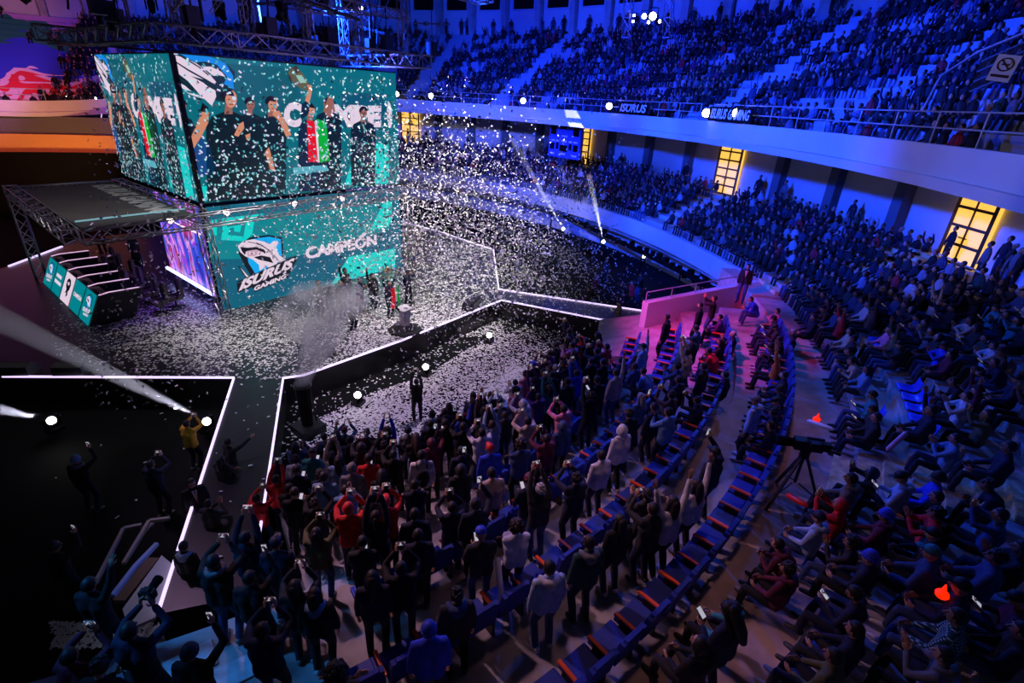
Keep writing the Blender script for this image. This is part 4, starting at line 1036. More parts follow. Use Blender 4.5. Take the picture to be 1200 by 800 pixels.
SH, UA, FA = .185, .285, .262
def make_pose(key, P, child=False):
    """returns dict of meshes for one pose"""
    pel = Vector(P.get('pel', (0, 0, .94))); chest = Vector(P.get('chest', (0, .0, 1.27))); neck = Vector(P.get('neck', (0, .015, 1.47)))
    hd = Vector(P.get('head', (0, .045, 1.60))); pitch = P.get('pitch', 0); yaw = P.get('yaw', 0)
    HM = Matrix.Rotation(yaw, 3, 'Z') @ Matrix.Rotation(pitch, 3, 'X')
    up = (neck-chest).normalized()
    shs = {s: neck-up*.075+Vector((s*SH, 0, 0)) for s in (-1, 1)}
    arms = {}
    for s, k in ((1, 'rh'), (-1, 'lh')):
        t = P.get(k, (s*.23, .06, .82)); pole = P.get('pole', (s*.5, -.6, -.5)) if not isinstance(P.get('pole'), dict) else P['pole'][s]
        pole = (abs(pole[0])*s, pole[1], pole[2]); e, t2 = ik(shs[s], t, UA, FA, pole); arms[s] = (shs[s], e, t2)
    legs = {}
    hips = {s: pel+Vector((s*.095, 0, -.03)) for s in (-1, 1)}
    for s, k in ((1, 'rf'), (-1, 'lf')):
        t = P.get(k, (s*.11, -.01, .085)); kp = P.get('kpole', (s*.15, 1, .25)); kp = (abs(kp[0])*s, kp[1], kp[2])
        kn, t2 = ik(hips[s], t, .445, .42, kp); legs[s] = (hips[s], kn, t2)
    waist = pel.lerp(chest, .45)
    # body
    b = MB()
    for s in (-1, 1):
        o = Vector((s*.07, 0, 0)); b.tube([pel+o*.9, waist+o*.75, chest+o*1.15, neck-up*.09+o], [.105, .092, .108, .075], 10)
        a, e, t = arms[s]; b.tube([neck-up*.06+Vector((s*.05, 0, 0)), a, e, t], [.06, .056, .042, .026], 8)
        h, k, t = legs[s]; b.tube([h, h.lerp(k, .4), k, k.lerp(t, .35), t], [.085, .078, .053, .053, .036], 8)
    b.tube([neck-up*.07, neck, hd-HM @ Vector((0, .0, .06))], [.062, .053, .050], 10)
    me = voxel(b, .021, [M_skin, M_eye, M_lip])
    x = MB(); add_head(x, hd, HM)
    for s in (-1, 1):
        a, e, t = arms[s]; d = (t-e).normalized(); hd_ = P.get('hdir', {}).get(s); 
        dirv = Vector(hd_) if hd_ else d
        pn = Vector(P.get('palm', {}).get(s, (-s, 0, 0)))
        add_hand(x, t, dirv, pn, s*P.get('flip', {}).get(s, 1), P.get('curl', .45), P.get('tcurl', .5), P.get('spread', 0))
    body = join_meshes('person_'+key, me, x, [M_skin, M_eye, M_lip])
    # jacket
    b = MB(); lo = pel+Vector((0, 0, -.03 if not P.get('sit') else .02))
    for s in (-1, 1):
        o = Vector((s*.075, 0, 0)); b.tube([lo+o*1.05, waist+o*.95, chest+o*1.2, neck-up*.085+o], [.128, .118, .130, .09], 10)
        a, e, t = arms[s]; b.tube([neck-up*.075+Vector((s*.06, 0, 0)), a, a.lerp(e, .5), e, t.lerp(e, .12)], [.07, .074, .062, .056, .045], 8)
    b.tube([neck-up*.08, neck-up*.015], [.09, .072], 10)
    jacket = voxel(b, .021, [M_cl], 2); jacket.name = 'jacket_'+key
    b = MB()
    for s in (-1, 1):
        h, k, t = legs[s]; b.tube([pel+Vector((s*.05, 0, .02)), h, h.lerp(k, .45), k, k.lerp(t, .4), t+Vector((0, 0, .0))], [.10, .108, .09, .070, .066, .056], 8)
    trousers = voxel(b, .021, [M_cl], 2); trousers.name = 'trousers_'+key
    shoes = []
    for s in (-1, 1):
        b = MB(); b.smooth = True
        h, k, t = legs[s]; f = Vector(P.get('toe', (s*.12, 1, 0))); f = Vector((abs(f.x)*s, f.y, f.z)).normalized()
        b.tube([t+Vector((0, 0, -.02))-f*.045, t+f*.06+Vector((0, 0, -.035)), t+f*.155+Vector((0, 0, -.05))], [.045, .044, .034], 8)
        so = b.build('tmp', M_shoe); so.data.name = 'shoe_'+key; shoes.append(so.data); bpy.data.objects.remove(so)
    HT = Matrix.Translation(hd) @ HM.to_4x4()
    return dict(body=body, jacket=jacket, trousers=trousers, shoes=shoes, head=HT, phone=P.get('phone'), hands=arms, neck=neck)

def hair_mesh(style):
    b = MB(); b.smooth = True
    def cap(u, q):
        # open the face: push front lower part back
        if u.y > .1 and u.z < .42:
            q.y = min(q.y, .035); q.x *= .98
        if u.z < -.25: q.z = max(q.z, -.055)
        return q
    if style == 'short': b.ell((0, -.010, .018), (.087, .102, .112), 16, 12, cap)
    elif style == 'tousled':
        b.ell((0, -.010, .022), (.092, .104, .114), 16, 12, cap); r = random.Random(3)
        for i in range(26): a = r.uniform(0, 2*PI); e = r.uniform(.2, 1.4); d = Vector((math.cos(a)*math.cos(e), math.sin(a)*math.cos(e)-.1, math.sin(e))); b.ell(Vector((0, -.01, .025))+Vector((d.x*.085, d.y*.095, d.z*.105)), r.uniform(.018, .03), 6, 5)
    elif style == 'long':
        b.ell((0, -.012, .020), (.090, .105, .113), 16, 12, cap)
        b.tube([(0, -.075, .03), (0, -.10, -.10), (0, -.105, -.22), (0, -.10, -.33)], [.075, .080, .078, .05], 10)
        for s in (-1, 1): b.tube([(s*.07, -.02, .02), (s*.082, -.03, -.10), (s*.085, -.02, -.2), (s*.08, .01, -.28)], [.03, .035, .033, .018], 8)
    elif style == 'ponytail':
        b.ell((0, -.010, .018), (.085, .100, .110), 16, 12, cap); b.ell((0, -.115, .06), .035, 8, 6); b.tube([(0, -.12, .06), (0, -.165, .0), (0, -.16, -.12), (0, -.14, -.2)], [.025, .035, .03, .012], 8)
    elif style == 'curly':
        r = random.Random(9); b.ell((0, -.015, .02), (.092, .10, .11), 14, 10, cap)
        for i in range(60):
            a = r.uniform(0, 2*PI); e = r.uniform(-.5, 1.45); d = Vector((math.cos(a)*math.cos(e), math.sin(a)*math.cos(e), math.sin(e)))
            if d.y > .35 and d.z < .5: continue
            b.ell(Vector((0, -.02, .03))+Vector((d.x*.105, d.y*.11, d.z*.115)), r.uniform(.028, .04), 7, 5)
    elif style == 'cap':
        def c2(u, q):
            if u.z < -.05: q.z = -.02+q.z*.15
            return q
        b.ell((0, -.004, .042), (.089, .104, .092), 16, 10, c2); b.ell((0, .115, .042), (.066, .075, .010), 12, 5); b.ell((0, 0, .135), .009, 6, 4)
    elif style == 'beanie':
        def c3(u, q):
            if u.z < -.2: q.z = -.02
            return q
        b.ell((0, -.012, .035), (.092, .107, .118), 16, 10, c3)
        n = 18
        for k in range(n): a, a2 = 2*PI*k/n, 2*PI*(k+1)/n; b.bar((.093*math.cos(a), -.012+.107*math.sin(a), .028), (.093*math.cos(a2), -.012+.107*math.sin(a2), .028), .014, .045)
    elif style == 'hood':
        def c4(u, q):
            if u.y > .35 and abs(u.z) < .75: q.y = .055
            return q
        b.ell((0, -.02, .0), (.112, .128, .140), 16, 12, c4); b.tube([(-.1, -.04, -.14), (0, -.09, -.17), (.1, -.04, -.14)], [.045, .06, .045], 8)
    elif style == 'hood_down': 
        b.ell((0, -.010, .018), (.087, .102, .112), 16, 12, cap)
    o = b.build('tmp', M_hair); me = o.data; me.name = 'hair_'+style; bpy.data.objects.remove(o); return me
HAIRS = {k: hair_mesh(k) for k in ('short', 'tousled', 'long', 'ponytail', 'curly', 'cap', 'beanie', 'hood')}
def small_mesh(name, fn, m, smooth=True):
    b = MB(); b.smooth = smooth; fn(b); o = b.build('tmp', m); me = o.data; me.name = name; bpy.data.objects.remove(o); return me
# accessories in person space (standing neck at z 1.47)
ME_hooddown = small_mesh('folded_hood', lambda b: (b.tube([(-.115, .03, -.02), (-.09, -.08, -.01), (0, -.125, -.03), (.09, -.08, -.01), (.115, .03, -.02)], [.035, .05, .065, .05, .035], 8), b.ell((0, -.10, -.07), (.10, .06, .09), 10, 7)), M_cl)
ME_scarf = small_mesh('scarf', lambda b: [b.tube([(.105*math.cos(a), .0+.10*math.sin(a), -.02+.02*k) for a in [2*PI*i/12 for i in range(13)]], .035, 8) for k in (0, 1)], M_cl)
ME_pack = small_mesh('backpack', lambda b: (b.ell((0, -.22, -.27), (.15, .09, .22), 12, 8), b.ell((0, -.30, -.33), (.10, .05, .12), 10, 6), [b.tube([(s*.1, -.13, -.08), (s*.11, .0, .0), (s*.12, .12, -.12), (s*.12, .11, -.35)], .018, 6) for s in (-1, 1)]), M_cl)
ME_shirt = small_mesh('shirt_front', lambda b: (b.add([(-.055, .125, -.03), (.055, .125, -.03), (0, .165, -.33), (-.055, .10, -.03), (.055, .10, -.03), (0, .12, -.33)], [(0, 2, 1), (3, 4, 5), (0, 1, 4, 3), (1, 2, 5, 4), (2, 0, 3, 5)]),), M_white, False)
ME_tie = small_mesh('tie', lambda b: (b.bar((0, .15, -.05), (0, .185, -.30), .035, .012), b.box((0, .145, -.045), (.04, .02, .03))), mat('red_tie', (.6, .01, .03), .6), False)

pc_ = 1.62
POSES = {}
def defpose(k, **P): POSES[k] = make_pose(k, P)
defpose('stand', rh=(.25, .07, .83), lh=(-.25, .05, .83))
defpose('cross', rh=(-.10, .24, 1.18), lh=(.12, .27, 1.14), pole=(.8, -.2, -.5), curl=.3)
defpose('film', rh=(.075, .36, 1.60), lh=(-.075, .36, 1.60), head=(0, .03, 1.60), pitch=.06, palm={1: (-1, .2, 0), -1: (1, .2, 0)}, hdir={1: (-.1, .1, 1), -1: (.1, .1, 1)}, phone=((0, .40, 1.70), 0), pole=(.8, -.1, -.8))
defpose('film_high', rh=(.08, .26, 1.88), lh=(-.08, .26, 1.88), pitch=.25, palm={1: (-1, .3, 0), -1: (1, .3, 0)}, hdir={1: (-.1, .15, 1), -1: (.1, .15, 1)}, phone=((0, .31, 1.98), 0), pole=(.9, .1, -.5))
defpose('film_one', rh=(.16, .34, 1.72), lh=(-.24, .06, .84), palm={1: (-1, .2, 0)}, hdir={1: (-.05, .15, 1)}, phone=((.125, .37, 1.82), 0), pole=(.8, -.1, -.8))
defpose('wave', rh=(.33, .14, 1.93), lh=(-.25, .06, .84), curl=.12, spread=1, palm={1: (0, 1, 0)}, flip={1: -1}, pole=(.9, .1, -.3))
defpose('cheer', rh=(.34, .10, 1.97), lh=(-.34, .12, 1.95), curl=.15, spread=1, pitch=.15, palm={1: (0, 1, 0), -1: (0, 1, 0)}, flip={1: -1, -1: -1}, pole=(.9, .1, -.3))
defpose('clap', rh=(.045, .36, 1.33), lh=(-.045, .36, 1.33), curl=.12, hdir={1: (-.1, .5, .8), -1: (.1, .5, .8)}, pole=(.9, -.3, -.8))
defpose('look_down', rh=(.06, .30, 1.17), lh=(-.08, .28, 1.15), pitch=-.55, head=(0, .075, 1.585), palm={1: (-.3, 0, 1), -1: (.3, 0, 1)}, phone=((0, .38, 1.22), 1), pole=(.7, -.5, -.8))
defpose('point', rh=(.15, .55, 1.52), lh=(-.25, .05, .84), curl=.3, hdir={1: (0, 1, .1)}, pole=(.6, 0, -1))
defpose('lean', pel=(0, -.05, .92), chest=(0, .14, 1.22), neck=(0, .28, 1.38), head=(0, .36, 1.49), rh=(.2, .52, .95), lh=(-.2, .52, .95), pitch=-.2)
sit = dict(sit=True, pel=(0, 0, .50), chest=(0, -.03, .83), neck=(0, .0, 1.03), head=(0, .035, 1.155), rf=(.12, .50, .085), lf=(-.12, .47, .085), kpole=(.25, .35, 1))
defpose('sit', **{**sit, 'rh': (.13, .33, .60), 'lh': (-.13, .31, .60)})
defpose('sit_clap', **{**sit, 'rh': (.045, .32, .93), 'lh': (-.045, .32, .93), 'curl': .12, 'hdir': {1: (-.1, .5, .8), -1: (.1, .5, .8)}, 'pole': (.9, -.3, -.8)})
defpose('sit_film', **{**sit, 'rh': (.075, .36, 1.14), 'lh': (-.075, .36, 1.14), 'palm': {1: (-1, .2, 0), -1: (1, .2, 0)}, 'hdir': {1: (-.1, .1, 1), -1: (.1, .1, 1)}, 'phone': ((0, .40, 1.24), 0), 'pole': (.8, -.1, -.8)})
defpose('sit_phone', **{**sit, 'rh': (.06, .30, .78), 'lh': (-.07, .28, .77), 'pitch': -.5, 'head': (0, .065, 1.145), 'palm': {1: (-.3, 0, 1), -1: (.3, 0, 1)}, 'phone': ((0, .37, .83), 1)})
defpose('sit_lean', **{**sit, 'chest': (0, .12, .80), 'neck': (0, .26, .97), 'head': (0, .33, 1.08), 'rh': (.04, .46, .72), 'lh': (-.05, .47, .70), 'pitch': .1})
defpose('sit_cheer', **{**sit, 'rh': (.30, .15, 1.48), 'lh': (-.30, .12, 1.5), 'curl': .15, 'pole': (.9, .1, -.3)})

COLS = {'black': (.006, .006, .007), 'charcoal': (.022, .022, .024), 'navy': (.008, .011, .035), 'dark green': (.012, .05, .04), 'grey': (.15, .15, .16), 'white': (.55, .55, .58), 'maroon': (.10, .007, .03), 'red': (.65, .015, .02),
        'purple': (.08, .02, .13), 'denim blue': (.03, .06, .16), 'light blue': (.13, .27, .45), 'royal blue': (.02, .05, .6), 'orange': (.75, .20, .03), 'mustard': (.62, .33, .02), 'olive': (.10, .10, .04), 'teal': (.02, .2, .22), 'pink': (.7, .2, .35), 'brown': (.10, .05, .03), 'beige': (.5, .4, .3), 'pale blue': (.30, .42, .58)}
HCOL = {'black': (.010, .008, .008), 'dark brown': (.03, .016, .010), 'fair': (.50, .36, .18), 'grey': (.35, .34, .34), 'red': (.30, .03, .03)}
SKINS = [(.50, .27, .18), (.42, .22, .14), (.58, .34, .24), (.34, .17, .11)]
M_phone = mat('phone_shell', (.03, .03, .035), .3); M_pscreen = mat('phone_display', emit=(.7, .7, .85), es=.55)
def _ph(b): b.smooth = False; b.mi = 0; b.box((0, 0, 0), (.15, .012, .078)); b.mi = 1; b.box((0, -.0075, 0), (.135, .003, .068)); b.mi = 0; b.box((.055, .0075, .022), (.02, .004, .02))
b_ = MB(); _ph(b_); o_ = b_.build('tmp', [M_phone, M_pscreen]); ME_phone = o_.data; bpy.data.objects.remove(o_)
LABELS = {}
def uniq(lab):
    k = LABELS.get(lab, 0); LABELS[lab] = k+1; return k == 0
POSEWORD = {'stand': 'standing', 'cross': 'standing with crossed arms', 'film': 'filming with a phone', 'film_high': 'filming with phone held high', 'film_one': 'holding a phone up in one hand', 'wave': 'waving one arm', 'cheer': 'raising both arms',
            'clap': 'clapping', 'look_down': 'looking down at a phone', 'point': 'reaching one arm forward', 'lean': 'leaning forward', 'sit': 'seated', 'sit_clap': 'seated and clapping', 'sit_film': 'seated and filming', 'sit_phone': 'seated looking at a phone', 'sit_lean': 'seated leaning forward', 'sit_cheer': 'seated with raised arms'}
HAIRWORD = {'short': 'short {} hair', 'tousled': 'tousled {} hair', 'long': 'long {} hair', 'ponytail': '{} ponytail', 'curly': 'curly {} hair', 'cap': '{} cap', 'beanie': '{} beanie', 'hood': '{} hood up'}
PEOPLE = []
NPH = 0
def person(loc, pose, face, top='black', hair='short', hc='black', bottom='navy', s=1.0, where='', group='audience', extra=None, exc=None, label=None, skin=None, hide_phone=False, tilt=0):
    """loc feet on ground; face = heading angle of +Y axis target point"""
    global NPH
    P = POSES[pose]; loc = Vector(loc)
    d = Vector(face)-loc if not isinstance(face, (int, float)) else None
    rz = (math.atan2(d.y, d.x)-PI/2) if d is not None else face
    o = bpy.data.objects.new('person', P['body']); link(o); o.location = loc; o.rotation_euler = (0, 0, rz); o.scale = (s, s, s)
    o.color = (*(skin or random.choice(SKINS)), 1)
    def child(n, me, col, M=None):
        c = bpy.data.objects.new(n, me); link(c, o); c.color = (*col, 1)
        if M is not None: c.matrix_local = M
        return c
    tc = COLS[top]
    child('jacket', P['jacket'], tc); child('trousers', P['trousers'], COLS[bottom]); scol = random.choice([(.5, .5, .52), (.02, .02, .02), (.02, .02, .02), (.2, .2, .2)])
    for sm_ in P['shoes']: child('shoe', sm_, scol)
    hcol = COLS[hc] if hair in ('cap', 'beanie') and hc in COLS else (tc if hair == 'hood' else HCOL.get(hc, (.01, .01, .01)))
    child({'cap': 'cap', 'beanie': 'beanie', 'hood': 'hood'}.get(hair, 'hair'), HAIRS[hair], hcol, P['head'])
    if hair in ('cap', 'beanie'):
        pass
    NT = Matrix.Translation(P['neck'])
    for e in (extra or []):
        if e == 'hood_down': child('folded_hood', ME_hooddown, COLS[exc] if exc else tc, NT)
        if e == 'scarf': child('scarf', ME_scarf, COLS[exc or 'grey'], NT)
        if e == 'backpack': child('backpack', ME_pack, COLS[exc or 'black'], NT)
        if e == 'suit': child('shirt_front', ME_shirt, (1, 1, 1), NT); child('tie', ME_tie, (1, 1, 1), NT)
    hw = HAIRWORD[hair].format(top if hair == 'hood' else hc)
    if label is None:
        label = 'person in %s top, %s, %s%s' % (top, hw, POSEWORD[pose], (' '+where) if where else '')
    if len(label.split()) > 16: label = ' '.join(label.split()[:16])
    if not uniq(label):
        for bw in ('dark trousers', 'blue jeans', 'grey trousers', 'pale trousers'):
            l2 = label.replace('person in %s top' % top, 'person in %s top and %s' % (top, bw))
            if len(l2.split()) <= 16 and uniq(l2): label = l2; break
    tag(o, label, 'person', group)
    if P['phone'] and not hide_phone:
        (x, y, z), flat = P['phone']
        ph = bpy.data.objects.new('phone', ME_phone); link(ph)
        R = Matrix.Rotation(rz, 4, 'Z'); M = Matrix.Translation(loc) @ R @ Matrix.Scale(s, 4) @ Matrix.Translation((x, y, z)) @ Matrix.Rotation(-1.0 if flat else .1, 4, 'X') @ (Matrix.Rotation(PI/2, 4, 'Y') if flat or pose == 'film_one' else Matrix.Identity(4))
        ph.matrix_world = M; tag(ph, 'phone of the '+' '.join(label.split()[:13]), 'phone', 'phones in the crowd')
    PEOPLE.append(o); return o
# ================================================================== who stands where
STG = (14.5, 18.5, 1.5)
PLACED = []
def near_any(p, d):
    for q in PLACED:
        if (q.x-p.x)**2+(q.y-p.y)**2 < d*d and abs(q.z-p.z) < 1.2: return True
    return False
def put(px, py, pose, top='black', hair='short', hc='black', where='', s=None, face=STG, gz=None, **k):
    """px, py: where the head shows"""
    P = POSES[pose]; hz = P['head'].translation.z; s = s or random.uniform(.95, 1.03)
    p = hit(px, py, hz*s, gz)
    PLACED.append(p); k.setdefault('bottom', random.choice(['navy', 'black', 'black', 'charcoal', 'denim blue']))
    return person(p, pose, face, top, hair, hc, where=where, s=s, **k)
# -- on the stage: the winning team
SG = 'team on the stage'
# Feet positions from pixels at stage height
def stg(fx, fy, pose, lab, top='black', hair='short', hc='black', face=(13.5, 8, 1), s=1.0, **k):
    p = atz(fx, fy, ZS); PLACED.append(p); return person(p, pose, face, top, hair, hc, s=s, label=lab, group=SG, **k)
stg(457, 372, 'cheer', 'person in navy shirt draped with red and green flag raising trophy on stage', 'navy')
stg(478, 357, 'film', 'person in navy shirt at the right end of the team on stage', 'navy', 'cap', 'navy', hide_phone=True)
stg(438, 364, 'wave', 'tall person in black shirt at the back of the team, one arm up', 'black', 'short', s=1.04)
stg(424, 368, 'clap', 'person in pale blue shirt and jeans in the middle of the team', 'navy', 'short', bottom='denim blue')
stg(414, 388, 'lean', 'person in grey top bending forward at the front of the team', 'grey', 'short')
stg(402, 372, 'stand', 'person in black shirt behind the bending person on stage', 'black', 'short')
stg(407, 358, 'wave', 'person in black at the back left of the team reaching up high', 'charcoal', 'tousled', s=1.04)
stg(376, 372, 'stand', 'person in grey half hidden in the smoke on stage', 'grey', 'short')
stg(389, 380, 'look_down', 'person in black crouched over a phone beside the smoke on stage', 'black', 'short')
# flag on shoulders : two cloth halves, a thing of its own
pf = atz(457, 372, ZS)
fl = empty('flag', pf, 0)
def cloth(x0, x1, m, name):
    o = MB(); vs = []; n = 6; mm = 8
    for t in (0, .012):
        for j in range(mm+1):
            for i in range(n+1):
                u = i/n; x = x0+(x1-x0)*u; z = 1.42-j/mm*.95; vs.append((x, -.19-.03*math.sin(u*6+j*.5)+t, z))
    W = n+1; N = W*(mm+1); fs = []
    for j in range(mm):
        for i in range(n): a = j*W+i; fs.append((a, a+1, a+W+1, a+W)); fs.append((N+a, N+a+W, N+a+W+1, N+a+1))
    for j in range(mm): fs.append((j*W, (j+1)*W, N+(j+1)*W, N+j*W)); fs.append((j*W+n, N+j*W+n, N+(j+1)*W+n, (j+1)*W+n))
    o.add(vs, fs); o.build(name, m, fl, True)
cloth(-.02, .20, mat('flag_red', (.85, .01, .03), .7), 'red_band'); cloth(.27, .44, mat('flag_green', (.01, .45, .07), .7), 'green_band'); cloth(.19, .28, M_white, 'white_band')
fl.rotation_euler = (0, 0, -.1)
tag(fl, 'red white and green flag hanging from the trophy holder on stage', 'flag')
tr = empty('trophy', pf+Vector((0, 0, 2.0)))
o = MB(); o.cyl((0, 0, -.15), (0, 0, -.1), .1, 10); o.cyl((0, 0, -.1), (0, 0, .05), .03, 8); o.ell((0, 0, .18), (.13, .13, .17), 12, 8); o.build('cup', mat('old_gold', (.55, .42, .2), .35, .9), tr, True)
for s in (-1, 1): o = MB(); o.tube([(s*.1, 0, .08), (s*.22, 0, .2), (s*.2, 0, .42)], [.03, .035, .015], 6); o.build('wing', mat('old_gold'), tr, True)
tag(tr, 'gold winged trophy lifted above the head of the flag wearer on stage', 'trophy')
# -- players desk
for i, (c, h) in enumerate((('grey', 'short'), ('charcoal', 'short'), ('grey', 'tousled'), ('black', 'short'))):
    y = 28.0+DY0+(i+1.5)*o5
    person((6.25, y, ZS), 'sit', (3, y, 1), 'grey' if i % 2 else 'charcoal', h, 'black', 'black', where='', label='player in %s top seated at the desk, %s from the near end' % ('grey' if i % 2 else 'charcoal', ['first', 'second', 'third', 'fourth'][i]), group='players at the desk')
person(atz(122, 297, ZS), 'stand', (4, 26, 1), 'red', 'short', label='person in red top standing at the far end of the players desk', group='people around the desk')
person(atz(163, 312, ZS), 'stand', (4, 28, 1), 'grey', 'short', label='person in grey standing behind the chairs near the violet screen', group='people around the desk')
person(atz(170, 330, ZS), 'look_down', (4, 28, 1), 'charcoal', 'tousled', label='person in charcoal standing near the violet screen with head bowed', group='people around the desk')
# -- right runway and dark floor beyond
put(691, 338, 'stand', 'black', 'short', label='person in black standing by the right runway with folded posture', gz=0, group='people by the right runway')
put(735, 335, 'film', 'black', 'cap', 'black', label='camera person in black cap beyond the right runway', gz=0, group='people by the right runway')
put(752, 322, 'cross', 'black', 'short', label='person in black with crossed arms beyond the right runway', gz=0, group='people by the right runway')
put(742, 331, 'stand', 'red', 'short', label='person in red top beyond the right runway', gz=0, group='people by the right runway')
put(700, 322, 'stand', 'maroon', 'short', label='person in maroon top on dark floor left of the right runway end', gz=0, group='people by the right runway')
put(690, 288, 'stand', 'black', 'short', label='person in black far back on the dark floor below the curved wall', gz=0, group='people by the right runway')
put(712, 305, 'stand', 'charcoal', 'short', label='person in charcoal far back on the dark floor below the middle lamp', gz=0, group='people by the right runway')
put(727, 355, 'look_down', 'olive', 'short', label='person in olive jacket bending over by the runway tip', gz=0, group='people by the right runway')
put(764, 352, 'clap', 'black', 'short', label='person in black suit standing at the foot of the pink end wall', gz=0, extra=['suit'])
put(877, 312, 'stand', 'black', 'short', label='person in dark suit and tie standing where the ring railing ends', extra=['suit'], face=(8, 3, 1))
put(829, 318, 'lean', 'black', 'short', label='person in black leaning on the rail above the pink end wall', face=(20, 15, 1), gz=0)
# -- left side: crew and people on the dark floor
put(218, 497, 'film', 'mustard', 'short', 'black', label='photographer in mustard jacket on dark floor beside the left runway', gz=0, face=(9, 18, 1))
put(88, 540, 'film_one', 'black', 'beanie', 'light blue', label='person in light blue beanie and black coat on dark floor at left', gz=0, extra=['scarf'], exc='grey', face=(7, 20, 1))
put(176, 545, 'film', 'navy', 'short', label='person in navy coat framing with both hands left of the suited person', gz=0, face=(8, 18, 1))
put(224, 565, 'stand', 'black', 'short', label='person in dark suit and red tie left of the left runway', gz=0, extra=['suit'], face=(1.5, 3, 0))
put(266, 519, 'point', 'black', 'short', label='person in black coat standing on the left runway reaching one arm out', gz=0, face=(9, 13, 1))
put(258, 540, 'cross', 'black', 'long', label='person with long hair behind the reaching person at the left runway', gz=0)
put(243, 592, 'clap', 'charcoal', 'short', label='person in charcoal top by the runway edge below the suited person', gz=0)
put(300, 585, 'film', 'red', 'short', label='person in bright red jacket filming at the foot of the left runway', gz=0)
put(322, 563, 'film_high', 'red', 'short', label='person in red jacket holding phone high at the right of the left runway', gz=0)
put(62, 643, 'film_one', 'black', 'beanie', 'black', label='person in black beanie at far left holding a phone forward', gz=0)
put(102, 688, 'wave', 'black', 'short', label='person in black at left making a hand sign above the stair frames')
put(150, 742, 'film', 'navy', 'short', label='photographer in navy jacket at bottom left raising a camera', hide_phone=True, s=1.05)
put(80, 772, 'film', 'maroon', 'short', label='person in maroon top at the bottom left corner filming')
put(112, 790, 'look_down', 'black', 'tousled', label='person in black at the bottom left edge beside the photographer')
put(214, 642, 'stand', 'black', 'short', label='person in black coat and pale collar beside the lit runway panel', extra=['hood_down'], exc='pale blue')
put(249, 660, 'film', 'black', 'short', label='person in black with grey scarf filming above the blue lit steps', extra=['scarf'], exc='grey')
put(291, 680, 'film_one', 'black', 'short', label='person in black jersey with orange and blue sleeves holding phone up', bottom='black')
put(345, 690, 'film', 'charcoal', 'long', label='person with long black hair filming right of the jersey wearer')
put(368, 700, 'stand', 'black', 'long', label='person in black with long hair near the bottom, seen from behind', extra=['hood_down'], exc='light blue')
put(286, 632, 'film_high', 'navy', 'short', label='person in navy filming behind the scarf wearer')
put(322, 640, 'stand', 'navy', 'cap', 'navy', label='person in navy cap between the red jackets and the jersey wearer')
